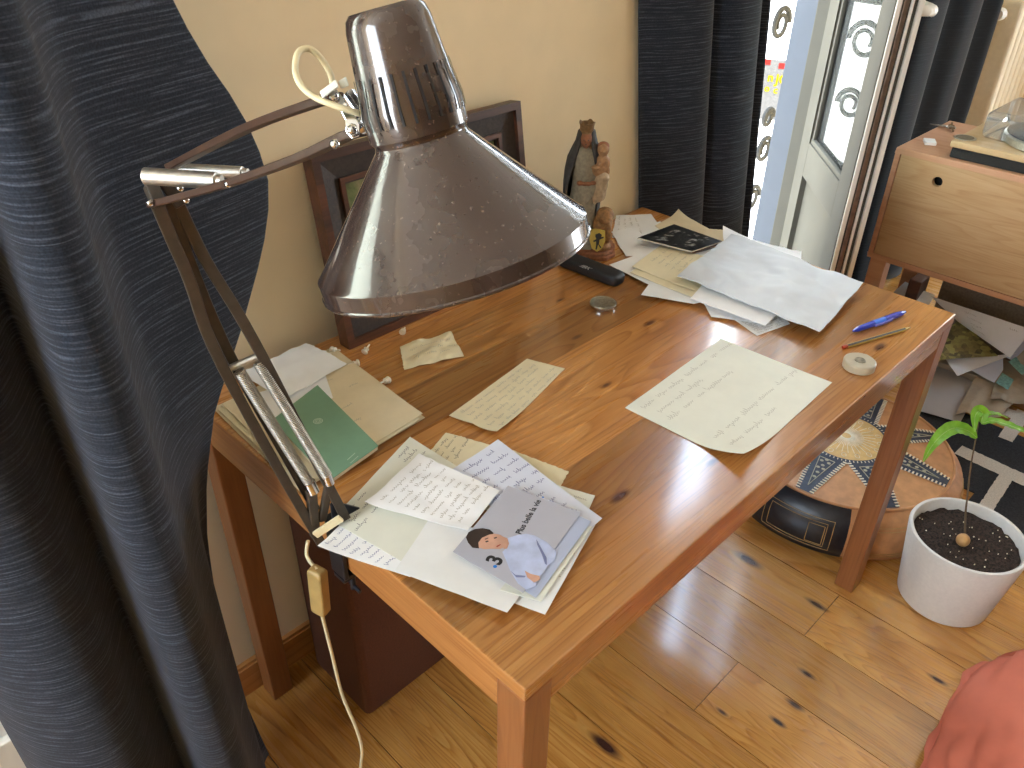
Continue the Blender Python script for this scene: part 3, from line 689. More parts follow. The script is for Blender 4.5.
# ------------------------------------------------------------------ papers
SHEETS = {}
def sheet(name, label, cat, px, z, mat, wr=.0006, curl=(), thick=.0005, ink=None, rows=None, ragged=(), group=None, seed=1, n=14, ax=('z',), extra=None, lw=.00025, dens=1.0, tsize=1.0, crease=0.0):
    """px: four corners c0..c3 (text runs c0->c1, lines go down toward c3); curl: (corner s, corner t, radius, rise)"""
    rr = random.Random(seed)
    if isinstance(z, (int, float)): z = [z]*4
    c = [at(u, v, 'z', zz) for (u, v), zz in zip(px, z)]
    def pos(s, t, up=0.0):
        p = lerp(lerp(c[0], c[1], s), lerp(c[3], c[2], s), t)
        h = noise.noise(V((s*2.5+seed*7.3, t*2.5, seed)))*wr*1.4 + noise.noise(V((s*7+seed, t*7, 3.3)))*wr*.6
        if crease: h += (abs(noise.noise(V((s*4+seed, t*5, 7.7)))) + .6*abs(noise.noise(V((s*9-t*3, t*8, seed*1.3)))))*crease*2
        for cs, ct, r, rise in curl:
            d = math.hypot(s-cs, t-ct); k = max(0, 1-d/r); h += rise*k*k
        return p + V((0, 0, max(h, -wr*.5) + wr*.5 + up))
    m = MB(); vs = []; N = n+1
    def jit(s, t):
        ds = dt = 0
        for e in ragged:
            k = noise.noise(V((s*23+seed, t*23, 9.1)))*.018 + noise.noise(V((s*60+seed, t*60, 2)))*.008
            if e == 't0' and t < 1e-6: dt += k
            if e == 't1' and t > 1-1e-6: dt += k
            if e == 's0' and s < 1e-6: ds += k
            if e == 's1' and s > 1-1e-6: ds += k
        return s+ds, t+dt
    for up in (0.0, thick):
        for j in range(N):
            for i in range(N): vs.append(pos(*jit(i/n, j/n), up))
    fs = []; K = N*N
    for j in range(n):
        for i in range(n):
            a = j*N+i; fs.append((K+a, K+a+1, K+a+N+1, K+a+N)); fs.append((a, a+N, a+N+1, a+1))
    for i in range(n):
        for a, b in ((i, i+1), (n*N+i+1, n*N+i), ((i+1)*N, i*N), (i*N+n, (i+1)*N+n)): fs.append((a, b, K+b, K+a))
    m.add(vs, fs)
    mats = [mat]
    if ink:
        mats.append(ink); wlen = ((c[1]-c[0]).length + (c[2]-c[3]).length)/2; hlen = ((c[3]-c[0]).length + (c[2]-c[1]).length)/2
        for (ra, rb, step, sa, sb) in rows:
            t = ra
            while t < rb:
                s = sa + rr.uniform(0, .05); end = sb - rr.uniform(0, .18)
                while s < end:
                    word = rr.uniform(.012, .034)*tsize; pts = []; nn = max(6, int(word*1000/1.1/tsize)); xh = min(step*.30, .0017*tsize/hlen)
                    asc = 0
                    for q in range(nn+1):
                        f_ = q/nn
                        if rr.random() < .16: asc = rr.choice((1.9, -1.4, 1.5))
                        else: asc *= .4
                        y = math.sin(q*2.1+rr.uniform(-.5, .5))*xh*(1+abs(asc)) + asc*xh*.4
                        xx = s + (word*f_ + math.cos(q*2.1)*.0007*tsize)/wlen
                        pts.append((min(max(xx, .02), .98), min(max(t - y + rr.uniform(-.1, .1)*xh, .01), .99)))
                    W = [pos(a, b, thick+.00012) for a, b in pts]
                    for a, b in zip(W, W[1:]):
                        d = b-a; pe = V((-d.y, d.x, 0))
                        if pe.length < 1e-7: continue
                        pe = pe.normalized()*lw; m.add([a-pe, a+pe, b+pe, b-pe], [(0, 1, 2, 3)], 1)
                    s += (word + rr.uniform(.004, .010)*tsize)/wlen/dens
                t += step
    if extra: mats = extra(m, mats, pos)
    o = m.obj(name, mats, smooth=50, merge=False)
    tag(o, label, cat, group); return o
Z = TH+.0008
# single sheets lying on the wood
sheet('letter', 'large cream handwritten sheet with a curled corner lying alone near the desk front', 'paper', [(625, 408), (721, 339), (832, 383), (741, 466)], Z, 'paper_cream', .0007, [(0, 1, .42, .022)], ink='ink_soft', rows=[(.10, .14, .085, .05, 1.05), (.22, .25, .08, .05, .5), (.33, .36, .085, .05, .9), (.70, .73, .09, .05, 1.0), (.84, .86, .1, .05, .6)], seed=3, n=24, lw=.00026, tsize=1.5)
sheet('note', 'narrow cream handwritten slip lying in the middle of the desk', 'paper', [(449, 416), (527, 359), (565, 369), (497, 437)], Z, 'paper_old', .0005, [(0, .5, .6, .006), (0, 1, .5, .010)], ink='ink_soft', rows=[(.14, .92, .155, .04, .95)], seed=5, n=18)
sheet('note', 'torn crumpled scrap of paper lying below the picture frame', 'paper', [(404, 370), (464, 357), (451, 333), (400, 347)], Z, 'paper_old', .004, [(.5, .4, .5, .006)], ragged=('s0', 't1'), ink='ink_soft', rows=[(.3, .75, .22, .15, .9)], seed=8, n=20)
# left pile
sheet('folder', 'lowest beige sheet sticking out under the green booklet pile', 'paper', [(213, 410), (332, 348), (425, 418), (300, 492)], Z, 'paper_beige', .0012, [(0, 0, .3, .004)], seed=11)
sheet('folder', 'middle beige sheet of the stack under the green booklet', 'paper', [(218, 410), (334, 349), (420, 421), (302, 488)], Z+.0036, 'paper_old', .0008, [(1, 1, .3, .003)], seed=12)
sheet('folder', 'top beige handwritten sheet directly under the green booklet', 'paper', [(222, 405), (338, 351), (423, 415), (306, 484)], Z+.0066, 'paper_beige', .0008, [(1, 1, .2, .002)], ink='ink_soft', rows=[(.1, .9, .16, .5, .95)], seed=13, dens=.5)
sheet('note', 'small white sheet half hidden above the green booklet', 'paper', [(247, 396), (325, 374), (333, 398), (268, 424)], Z+.0086, 'paper_gray', .0010, seed=14)
sheet('note', 'crumpled white sheet lying on the beige stack by the wall', 'paper', [(240, 374), (306, 344), (347, 364), (284, 401)], Z+.011, 'paper_gray', .0028, [(1, .5, .3, .004)], ragged=('s1', 't0'), seed=15, n=20)
bk = thing('booklet', 'green booklet with a pale emblem lying on the beige sheets', 'booklet', at(325, 440, 'z', Z+.01))
gz = Z+.0100
gp = [at(u, v, 'z', gz) for u, v in ((273, 424), (318, 389), (379, 450), (330, 485))]
MB().prism([p + (sum(gp, V())/4-p)*.02 for p in gp], (0, 0, .007)).obj('pages', ['paper_beige'], bk)
MB().prism([p+V((0, 0, .007)) for p in gp], (0, 0, .0008)).obj('cover', ['green_cover'], bk)
m = MB(); q = [at(u, v, 'z', gz+.0081) for u, v in ((318, 421), (352, 462), (362, 455))]
for k in range(3): ring_r = .0072-.0022*k; cc = q[0]; m.add([cc + V((math.cos(a*PI/8)*rr_, math.sin(a*PI/8)*rr_, .0)) for a in range(17) for rr_ in (ring_r, ring_r-.001)], [(2*i, 2*i+1, 2*i+3, 2*i+2) for i in range(16)])
xd = (gp[1]-gp[0]).normalized(); m.obj('emblem', ['green_mark'], bk); m = MB()
for k in range(2):
    p = at(347+3*k, 460+3.2*k, 'z', gz+.0081); m.add([p, p+xd*.018, p+xd*.018+V((.0007, -.0007, 0)), p+V((.0007, -.0007, 0))], [(0, 1, 2, 3)])
m.obj('imprint', ['green_mark'], bk)
# centre pile, bottom to top
zz = Z
def step(d=.0016):
    global zz; zz += d; return zz
sheet('letter', 'beige sheet with a ragged edge peeking out behind the centre letter pile on its right', 'paper', [(500, 446), (569, 472), (535, 530), (460, 500)], zz, 'paper_old', .0008, ragged=('t0', 's1'), seed=21, n=30)
sheet('letter', 'cream corner poking out at the right end of the centre letter pile', 'paper', [(556, 485), (595, 496), (565, 565), (500, 530)], step(), 'paper_cream', .0007, seed=22, ink='ink_soft', rows=[(.1, .4, .13, .3, .95)])
sheet('letter', 'beige handwritten sheet with a ragged top behind the white centre letter', 'paper', [(410, 475), (446, 433), (492, 446), (460, 505)], step(), 'paper_old', .001, ragged=('s1', 't0'), ink='ink', rows=[(.1, .6, .13, .35, .98)], seed=23, n=24)
sheet('letter', 'sheet with dense blue handwriting at the left corner of the centre pile', 'paper', [(318, 548), (362, 502), (470, 540), (410, 577)], step(), 'paper_white', .0007, [(0, 0, .3, .003)], ink='ink_blue', rows=[(.06, .7, .09, .05, .55)], seed=24)
sheet('letter', 'beige handwritten sheet under the white letter in the centre pile', 'paper', [(331, 521), (410, 437), (478, 480), (402, 562)], step(), 'paper_cream', .0009, ink='ink', rows=[(.08, .35, .12, .02, .45), (.08, .3, .1, .75, .98)], seed=25)
sheet('letter', 'lowest white sheet at the front corner of the centre pile', 'paper', [(480, 590), (560, 515), (597, 522), (545, 615)], step(), 'paper_gray', .0007, ink='ink_soft', rows=[(.5, .95, .12, .3, .9)], seed=26)
sheet('letter', 'white sheet with large blue handwriting on the right of the centre pile', 'paper', [(452, 470), (498, 440), (602, 520), (548, 562)], step(), 'paper_blue', .0008, [(1, 1, .3, .002)], ink='ink_blue', rows=[(.07, .95, .085, .08, .95)], seed=27, n=18, lw=.00034, tsize=1.15)
sheet('letter', 'blank white folded sheet at the front of the centre pile', 'paper', [(395, 571), (433, 514), (550, 556), (507, 613)], step(), 'paper_gray', .0009, seed=28)
sheet('letter', 'cream sheet just under the front edge of the grey postcard', 'paper', [(500, 590), (560, 520), (592, 527), (541, 602)], step(), 'paper_cream', .0006, seed=29)
sheet('letter', 'white folded letter with faint grey handwriting on top of the centre pile', 'paper', [(365, 504), (419, 455), (500, 491), (468, 532)], step(), 'paper_white', .0022, [(0, 0, .3, .003)], ragged=('s1',), ink='ink_soft', rows=[(.1, .92, .085, .08, .95)], seed=30, n=20)
o = sheet('postcard', 'lower bluish postcard showing past the right edge of the upper one', 'postcard', [(470, 556), (522, 490), (591, 522), (536, 598)], step(.002), 'card_side', .0004, seed=31)
cz = step(.0022)
card = thing('postcard', 'upper grey postcard showing a man in a pale blue shirt', 'postcard', at(516, 540, 'z', cz))
cpx = [(453, 552), (508, 486), (581, 513), (523, 593)]
cp_ = [at(u, v, 'z', cz) for u, v in cpx]
MB().prism(cp_, (0, 0, .0006)).obj('card', ['card_gray'], card)
def zp(lst, lift=.00075): return [at(380+a/3.842, 430+b/3.84, 'z', cz+lift) for a, b in lst]
m = MB()
m.poly(zp([(488, 415), (530, 403), (560, 398), (595, 405), (640, 430), (678, 468), (672, 500), (642, 522), (628, 548), (596, 572), (600, 600), (560, 612), (530, 590), (500, 540), (482, 495), (470, 468), (490, 450)], .0007), 0)
m.poly(zp([(330, 412), (340, 392), (365, 380), (395, 377), (422, 382), (437, 396), (430, 412), (385, 430), (380, 455), (355, 452), (338, 432)], .0007), 2)
m.poly(zp([(378, 432), (392, 414), (418, 402), (440, 398), (462, 402), (480, 414), (484, 432), (478, 450), (462, 457), (430, 456), (400, 458), (380, 452)], .00085), 1)
m.poly(zp([(470, 408), (490, 416), (496, 436), (488, 456), (474, 456), (478, 430)], .0008), 1)
m.poly(zp([(556, 540), (578, 552), (612, 560), (616, 574), (592, 586), (566, 566)], .0009), 1)
m.poly(zp([(600, 418), (618, 450), (640, 490), (642, 518), (634, 514), (622, 478), (604, 440)], .0009), 3)
m.poly(zp([(500, 540), (520, 556), (560, 560), (556, 566), (524, 566)], .0009), 3)
m.poly(zp([(404, 428), (414, 424), (418, 428), (408, 432)], .0010), 2); m.poly(zp([(436, 414), (448, 410), (450, 414), (440, 418)], .0010), 2); m.poly(zp([(402, 418), (416, 413), (416, 416), (404, 421)], .0010), 2)
m.poly(zp([(446, 446), (462, 438), (464, 441), (450, 450)], .0010), 4)
m.obj('portrait', ['shirt', 'skin', 'hair', 'shirt_dark', 'pencil_red'], card, merge=False)
xd = (cp_[1]-cp_[0]).normalized(); yd = V((-xd.y, xd.x, 0))
m = MB(); o0, o1 = zp([(541, 402), (619, 272)]); ln = (o1-o0); w = text_mesh(m, 'Plus belle la vie', (0, 0, 0), (1, 0, 0), (0, 1, 0), 1.0); m = MB()
text_mesh(m, 'Plus belle la vie', o0, ln, V((-ln.y, ln.x, 0)), ln.length/w, bold=.022)
m.obj('lettering', ['black_plastic'], card, merge=False); m = MB(); t0 = zp([(458, 522)])[0]; text_mesh(m, '3', t0, ln, V((-ln.y, ln.x, 0)), .027, bold=.035)
m.obj('numeral', ['black_plastic'], card, merge=False)
m = MB()
for (a, b), r in (((442, 524), .0024), ((626, 258), .0015)):
    m = MB(); c_ = zp([(a, b)])[0]; m.poly([c_ + V((r*math.cos(k*PI/10), r*math.sin(k*PI/10), 0)) for k in range(20)]); m.obj('dot', ['blue_dot'], card, merge=False)

# right pile, bottom to top
zz = Z
sheet('letter', 'creased white letter at the back of the right pile beside the statuette', 'paper', [(612, 238), (616, 216), (651, 214), (672, 243)], zz, 'paper_gray', .0018, [(0, 1, .3, .002)], ink='ink_soft', rows=[(.1, .6, .14, .1, .95)], ragged=('t0', 's0'), seed=41)
sheet('letter', 'white sheet poking out between statuette and photo booklets', 'paper', [(611, 232), (660, 222), (695, 252), (626, 257)], step(), 'paper_gray', .0014, seed=42, ragged=('s0',))
sheet('letter', 'beige folded sheet against the dark curtain behind the photo booklets', 'paper', [(655, 226), (678, 213), (715, 232), (690, 252)], step(), 'paper_beige', .001, [(1, 0, .4, .010)], seed=43)
sheet('letter', 'beige sheet between the photo booklets and the big envelope', 'paper', [(680, 246), (710, 229), (728, 231), (745, 252)], step(), 'paper_beige', .001, seed=44)
sheet('letter', 'white sheet under the beige letters at the left of the right pile', 'paper', [(609, 265), (690, 236), (740, 262), (655, 288)], step(), 'paper_gray', .0008, seed=45)
sheet('letter', 'white sheet lowest at the front left of the right pile', 'paper', [(641, 295), (656, 275), (725, 298), (694, 304)], step(.0008), 'paper_gray', .0007, seed=46)
sheet('letter', 'lower of the two beige letters in the right pile', 'paper', [(630, 273), (662, 248), (720, 268), (692, 298)], step(), 'paper_old', .001, [(0, 1, .4, .002)], seed=47)
sheet('letter', 'upper beige letter with lines of handwriting in the right pile', 'paper', [(632, 267), (664, 243), (722, 263), (694, 292)], step(), 'paper_old', .0012, [(0, 1, .4, .003)], ink='ink_soft', rows=[(.15, .75, .11, .3, .95)], seed=48)
sheet('leaflet', 'printed leaflet peeking out below the front of the big envelope', 'leaflet', [(734, 320), (775, 306), (790, 324), (757, 336)], Z, 'paper_gray', .0006, ink='ink_soft', rows=[(.1, .95, .1, .05, .98)], seed=49)
sheet('letter', 'white sheet under the front left edge of the big envelope', 'paper', [(690, 299), (705, 282), (780, 312), (765, 326)], step(), 'paper_white', .0007, ragged=('s1',), seed=50)
sheet('letter', 'second white sheet beneath the big envelope near the printed leaflet', 'paper', [(711, 317), (702, 300), (752, 305), (764, 324)], Z+.003, 'paper_white', .0006, seed=51)
sheet('letter', 'white folded paper along the back edge of the desk behind the envelope', 'paper', [(725, 250), (722, 231), (801, 254), (801, 267)], step(), 'paper_white', .0018, [(1, 0, .5, .012), (1, 1, .4, .004)], seed=52)
sheet('note', 'thin white scrap at the back edge beside the big envelope', 'paper', [(797, 281), (802, 269), (840, 279), (850, 290)], Z+.002, 'paper_gray', .0012, ragged=('t1',), seed=53)
sheet('envelope', 'big silvery white envelope lying on top of the right pile', 'envelope', [(677, 279), (731, 237), (862, 286), (819, 334)], [zz+.003, zz+.003, zz+.002, zz+.001], 'paper_silver', .006, [(.25, .1, .4, .004)], thick=.0022, seed=54, n=44, crease=.0028)
pb = [(638, 238.5), (674, 225), (722, 242), (692, 252)]
zb_ = zz+.0015
lb = ('lowest of three black and white photo booklets on the right pile', 'middle one of three black and white photo booklets on the right pile', 'topmost black and white photo booklet on the right pile')
for k in range(3):
    dx = (1.5, -.6, 0)[k]
    b_ = thing('photo_booklet', lb[k], 'booklet', at(682, 240, 'z', zb_), 'photo booklets on the right pile')
    q = [at(u+dx, v+.6*(2-k), 'z', zb_) for u, v in pb]
    MB().prism(q, (0, 0, .0017)).obj('pages', ['booklet_red' if k == 0 else 'booklet_edge'], b_)
    MB().prism([p+V((0, 0, .0017)) for p in q], (0, 0, .0006)).obj('cover', ['photo_black'], b_)
    if k == 2:
        m = MB(); rr = random.Random(5)
        for i in range(38):
            s, t = rr.uniform(.12, .88), rr.uniform(.15, .85); a = rr.uniform(.01, .06); b2 = rr.uniform(.01, .05)
            cs = [lerp(lerp(q[0], q[1], s+ds), lerp(q[3], q[2], s+ds), t+dt) + V((0, 0, .0024+i*.00001)) for ds, dt in ((-a, -b2), (a*.6, -b2*.7), (a, b2), (-a*.4, b2*.8))]
            m.poly(cs)
        m.obj('photo', ['photo_gray'], b_, merge=False)
    zb_ += .0026

# ------------------------------------------------------------------ small things on the desk
p = at(563, 258, 'z', TH); q = at(618, 279, 'z', TH); d = (q-p).normalized(); sd = V((-d.y, d.x, 0))
cs = thing('glasses_case', 'long black spectacle case lying between lamp shade and papers', 'case', lerp(p, q, .5))
wd, hg = .040, .026
c0 = at(622, 281, 'z', TH+.012); c0 = V((c0.x, c0.y, TH)) - d*.002; ce = c0 - d*.155
mid = lambda s: [c0 - d*(.155*s)]
m = MB(); pts = [lerp(ce, c0, k) + V((0, 0, hg/2)) for k in (0, .02, .06, .12, .5, .88, .94, .98, 1)]
sc_ = [.55, .8, .95, 1, 1, 1, .95, .8, .55]
m.sweep(pts, lambda i: [((wd/2)*sc_[i]*math.copysign(abs(math.cos(a))**.5, math.cos(a)), (hg/2)*sc_[i]*math.copysign(abs(math.sin(a))**.5, math.sin(a)) - (hg/2)*(1-sc_[i])*.0) for a in [2*PI*j/24 for j in range(24)]], up=V((0, 0, 1)))
m.obj('case', ['case_black'], cs, smooth=50)
m = MB(); o0 = at(580, 265.5, 'z', TH+hg+.0004); text_mesh(m, 'IBK', o0 - sd*.004, d, sd, .017, shear=.3); m.obj('lettering', ['letter_white'], cs, merge=False)
# round tin
tc = at(603, 303.5, 'z', TH+.006)
tn = thing('tin', 'small round silver tin lying beside the black spectacle case', 'tin', (tc.x, tc.y, TH))
MB().lathe([(.0, .0005), (.0235, .0005), (.0245, .002), (.0245, .0065), (.0, .0065)], (tc.x, tc.y, TH), seg=40).obj('base', ['chrome'], tn, smooth=40)
MB().lathe([(.0, .0066), (.0255, .0066), (.0258, .008), (.0252, .0095), (.0235, .0100), (.0225, .0094), (.0, .0096)], (tc.x, tc.y, TH), seg=40).obj('lid', ['tin'], tn, smooth=40)
# pen
def along(name, label, cat, a, b, zr): 
    p, q = at(*a, 'z', TH+zr), at(*b, 'z', TH+zr); return thing(name, label, cat, V((p.x, p.y, TH))), p, (q-p).normalized(), (q-p).length
pr_, p, d, ln = along('pen', 'blue ballpoint pen lying on the desk near the right corner', 'pen', (853, 331), (905, 312), .0062)
prof = [(0, 0), (.0016, 0), (.0024, .004), (.0040, .009), (.0055, .016), (.0058, .03), (.0060, .05), (.0060, .054)]
MB().lathe(prof, p, d, 20).obj('grip', ['pen_blue'], pr_, smooth=40)
MB().lathe([(.0061, .054), (.0061, .056), (.0060, .082), (.0061, .084)], p, d, 20).obj('barrel', ['pen_light'], pr_, smooth=40)
MB().lathe([(.0061, .084), (.0060, ln*.82), (.0052, ln*.92), (.0034, ln*.97), (.003, ln), (0, ln)], p, d, 20).obj('cap', ['pen_blue'], pr_, smooth=40)
s_ = V((d.y, -d.x, 0)); MB().bar([p+d*.052+s_*.0075, p+d*.075+s_*.0085, p+d*.10+s_*.0066], .003, .004).obj('clip', ['pen_clip'], pr_)
pc, p, d, ln = along('pencil', 'yellow and black striped pencil lying beside the blue pen', 'pencil', (844, 347), (911, 327.5), .0036)
pp = [(p + d*k) for k in (.006, ln*.9)]
m = MB(); s_ = V((-d.y, d.x, 0)); R_ = .0036
for j in range(6):
    a0, a1 = PI/6+j*PI/3, PI/6+(j+1)*PI/3
    v = [pp[k] + (s_*math.cos(a) + V((0, 0, 1))*math.sin(a))*R_ for k in (0, 1) for a in (a0, a1)]
    m.add(v, [(0, 1, 3, 2)], j % 2)
m.obj('barrel', ['pencil_yellow', 'pencil_black'], pc, merge=False)
m = MB(); m.lathe([(0, -.003), (.0026, -.003), (.0037, -.001), (.0037, .0065), (0, .0065)], p, d, 12); m.obj('end', ['pencil_red'], pc, smooth=30)
m = MB(); m.lathe([(.0034, ln*.9), (.0010, ln*.975)], p, d, 12, 0); m.lathe([(.0010, ln*.975), (0, ln)], p, d, 12, 1); m.obj('tip', ['pencil_yellow', 'pencil_black'], pc, smooth=30)
# tape measure
tcn = at(860, 361, 'z', TH+.014)
tm = thing('tape_measure', 'round beige tape measure lying near the front right corner', 'tape measure', (tcn.x, tcn.y, TH))
R_ = .0265
out = [V((math.cos(a)*R_, math.sin(a)*R_, 0)) for a in [math.radians(k) for k in range(20, 321, 10)]] + [V((R_*.98, -R_*.45, 0)), V((R_*1.03, R_*.1, 0))]
rt = Matrix.Rotation(math.radians(25), 3, 'Z'); out = [rt @ q + V((tcn.x, tcn.y, TH+.0005)) for q in out]
MB().prism(out, (0, 0, .015)).obj('case', ['tape_beige'], tm, bevel=.0025, bseg=3, smooth=35)
MB().lathe([(.0092, 0), (.0088, .0009), (.0076, .0009), (.0072, .0003), (0, .0003)], (tcn.x, tcn.y, TH+.0155), seg=32).obj('button', ['tin'], tm, smooth=40)
# white plastic pegs
pegs = [((331, 350, 0), 'white plastic peg lying beside the crumpled sheet by the wall', (1.4, 0, .4)), ((364, 353, 0), 'white plastic peg lying closest to the picture frame corner', (1.2, .3, 1.8)), ((359, 363, 0), 'white plastic peg lying on its side below another near the frame corner', (1.5, 0, -1.9)), ((389, 380, 0), 'white plastic peg lying alone beside the beige sheets', (1.35, 0, -1.4)), ((402, 333, 0), 'white plastic peg with its prong showing beneath the picture frame', (1.57, 0, 2.2))]
def peg_mesh(root):
    m = MB(); m.lathe([(0, .0), (.0052, .0), (.0062, .0015), (.0058, .0035), (.0036, .0045), (.0034, .0075), (.0048, .0080), (.0048, .0095), (.0018, .010), (.0014, .019), (0, .020)], (0, 0, 0), seg=20)
    o = m.obj('head', ['peg'], None, smooth=35); o.parent = root; return o
proto = None
for (u, v, _), lb, rot in pegs:
    q = at(u, v, 'z', TH+.0055)
    if proto is None:
        proto = thing('wall_peg', lb, 'peg', (0, 0, 0), 'white plastic pegs on the desk'); peg_mesh(proto); r_ = proto
    else: r_ = dup(proto, (0, 0, 0), None, lb)
    r_.location = (q.x, q.y, TH+.0062); r_.rotation_euler = rot

# ------------------------------------------------------------------ statuette
sb = V((.872, .674, TH))
stt = thing('statuette', 'crowned madonna statuette holding a child, standing before the wall', 'statuette', sb)
dF = (V((CAM.x, CAM.y, 0)) - V((sb.x, sb.y, 0))).normalized(); dS = V((-dF.y, dF.x, 0))   # toward viewer, viewer's right
dS = -dS if dS.dot(RT) < 0 else dS
def sp(r, f, z): return sb + dS*(r*.97) + dF*f + V((0, 0, z*.955))
def blob(name, balls, mats, voxel=.0028, sm=6):
    m = MB()
    for c, r in balls: m.ball(sp(*c), r if not isinstance(r, tuple) else r[0], 14) if not isinstance(r, tuple) else m.ball(sp(*c), (r[0], r[0] if len(r) == 2 else r[2], r[1]), 14)
    o = m.obj(name, mats, stt, smooth=180, merge=False)
    q = o.modifiers.new('join', 'REMESH'); q.mode = 'VOXEL'; q.voxel_size = voxel; q.use_smooth_shade = True
    q = o.modifiers.new('soft', 'SMOOTH'); q.iterations = sm; q.factor = .5
    return o
m = MB(); pts = [(-.062, .045), (.05, .045), (.068, .02), (.068, -.03), (.05, -.05), (-.062, -.05)]
for z0, z1, k in ((0.0005, .010, 1.0), (.010, .018, .92)): m.prism([sp(a*k, b*k, z0) for a, b in pts], (0, 0, z1-z0))
m.obj('plinth', ['terracotta'], stt, bevel=.002)
# robe: folds swept up the figure
m = MB(); rings = []; hs = [.018, .03, .06, .10, .14, .165, .185, .205, .222, .235, .243]
rx = [.040, .038, .034, .032, .030, .029, .029, .030, .027, .018, .012]; ox = [-.012, -.012, -.011, -.009, -.006, -.005, -.006, -.008, -.010, -.011, -.011]
vs = []; N = 40
for h, r, o_ in zip(hs, rx, ox):
    for j in range(N):
        a = 2*PI*j/N; f_ = 1 + .10*math.sin(a*8 + h*10)*max(.25, 1-(h-.018)/.17) + .03*math.sin(a*17-h*30)
        vs.append(sp(o_ + r*f_*math.cos(a), r*.8*f_*math.sin(a), h))
fs = [(i*N+j, i*N+(j+1) % N, (i+1)*N+(j+1) % N, (i+1)*N+j) for i in range(len(hs)-1) for j in range(N)] + [tuple(range(N)), tuple((len(hs)-1)*N+j for j in range(N))]
m.add(vs, fs); m.obj('robe', ['statue_gray'], stt, smooth=60)
# cloak over the shoulders and head (dark)
m = MB(); vs = []; hs = [.07, .10, .13, .16, .19, .215, .235, .250, .262, .272, .278]; rx = [.036, .039, .041, .041, .039, .035, .027, .0205, .0175, .0155, .008]
N = 26
for h, r in zip(hs, rx):
    op = interp([(.07, 1.15), (.16, .95), (.22, .62), (.25, .62), (.278, .7)], h)
    for j in range(N+1):
        a = PI/2 + op + (2*PI-2*op)*j/N; f_ = 1+.06*math.sin(a*9+h*14)
        if math.cos(a) > 0 and h < .2: f_ *= .86
        vs.append(sp(-.010 + r*f_*math.cos(a), -.003 + r*.85*f_*math.sin(a), h))
fs = [(i*(N+1)+j, i*(N+1)+j+1, (i+1)*(N+1)+j+1, (i+1)*(N+1)+j) for i in range(len(hs)-1) for j in range(N)]
m.add(vs, fs); o = m.obj('cloak', ['statue_dark'], stt, smooth=60); q = o.modifiers.new('t', 'SOLIDIFY'); q.thickness = .004; q.offset = 0
blob('face', [((-.010, .006, .258), (.0125, .016)), ((-.010, .0165, .2555), .003), ((-.010, .010, .247), (.008, .006)), ((-.010, .004, .238), .008), ((-.0145, .0155, .260), .0022), ((-.0055, .0155, .260), .0022), ((-.010, .0165, .249), .0026)], ['terracotta'], .0012, 3)
m = MB()
for q_, z_ in ((-.0145, .259), (-.0055, .259)): m.ball(sp(q_, .0182, z_), (.0018, .0014, .0011), 8)
m.ball(sp(-.010, .0185, .2505), (.0024, .0014, .0008), 8); m.obj('facial_feature', ['statue_dark'], stt, merge=False)
blob('hair', [((-.0195, .003, .252), (.004, .014)), ((-.0005, .003, .252), (.004, .014)), ((-.010, .004, .270), (.011, .005)), ((-.0185, .006, .236), (.004, .010)), ((-.0015, .006, .236), (.004, .010))], ['statue_gold'], .0015, 3)
blob('hand', [((-.008, .030, .170), (.006, .004)), ((.000, .032, .171), (.007, .004)), ((-.018, .027, .170), (.007, .005)), ((.010, .031, .173), (.007, .004))], ['terracotta'], .0015, 3)
m = MB(); m.add([sp(*p) for p in ((-.022, .0255, .168), (.018, .0265, .170), (.012, .029, .145), (-.003, .0315, .128), (-.016, .029, .146))], [(0, 1, 2, 3, 4)]); o = m.obj('sash', ['statue_gray'], stt); q = o.modifiers.new('t', 'SOLIDIFY'); q.thickness = .003
m = MB(); N = 32; vs = []
for h, r in ((.268, .0135), (.275, .0145), (.283, .0145), (.290, .0165)):
    for j in range(N):
        a = 2*PI*j/N; hh = h + (.004*max(0, math.sin(a*4)) if h > .289 else 0)
        vs.append(sp(-.010 + r*math.cos(a), r*.9*math.sin(a), hh))
for h, r in ((.290, .0140), (.276, .011)):
    for j in range(N): a = 2*PI*j/N; vs.append(sp(-.010 + r*math.cos(a), r*.9*math.sin(a), h))
m.add(vs, [(i*N+j, i*N+(j+1) % N, (i+1)*N+(j+1) % N, (i+1)*N+j) for i in range(5) for j in range(N)] + [tuple(5*N+j for j in range(N))])
m.obj('crown', ['statue_gold'], stt, smooth=40)
blob('child', [((.026, .014, .240), (.0125, .014)), ((.026, .026, .238), .003), ((.026, .012, .226), .008), ((.026, .010, .214), (.0155, .015)), ((.022, .012, .197), (.018, .016)), ((.028, .020, .183), (.013, .010)), ((.020, .026, .213), .006), ((.036, .020, .210), (.006, .011)), ((.038, .020, .196), (.005, .010)), ((.014, .026, .205), (.010, .005))], ['statue_tan'], .0016, 3)
blob('child_robe', [((.030, .022, .182), (.013, .014)), ((.022, .024, .172), (.010, .018)), ((.033, .022, .168), (.008, .018)), ((.024, .022, .150), (.012, .022)), ((.016, .024, .140), (.006, .018)), ((.031, .018, .150), (.008, .02))], ['statue_robe'], .0018, 3)
blob('child_hair', [((.026, .011, .246), (.0125, .009)), ((.026, .006, .240), (.0125, .012))], ['terracotta'], .0015, 2)
blob('lion', [((.036, .012, .075), (.021, .024)), ((.040, .020, .098), (.019, .018)), ((.044, .032, .094), (.012, .010)), ((.046, .041, .090), (.007, .006)), ((.030, .020, .108), (.006, .006)), ((.050, .020, .108), (.006, .006)), ((.034, .010, .045), (.022, .03)), ((.028, .030, .060), (.008, .022)), ((.050, .026, .060), (.007, .022)), ((.034, .012, .024), (.024, .012))], ['lion'], .002, 3)
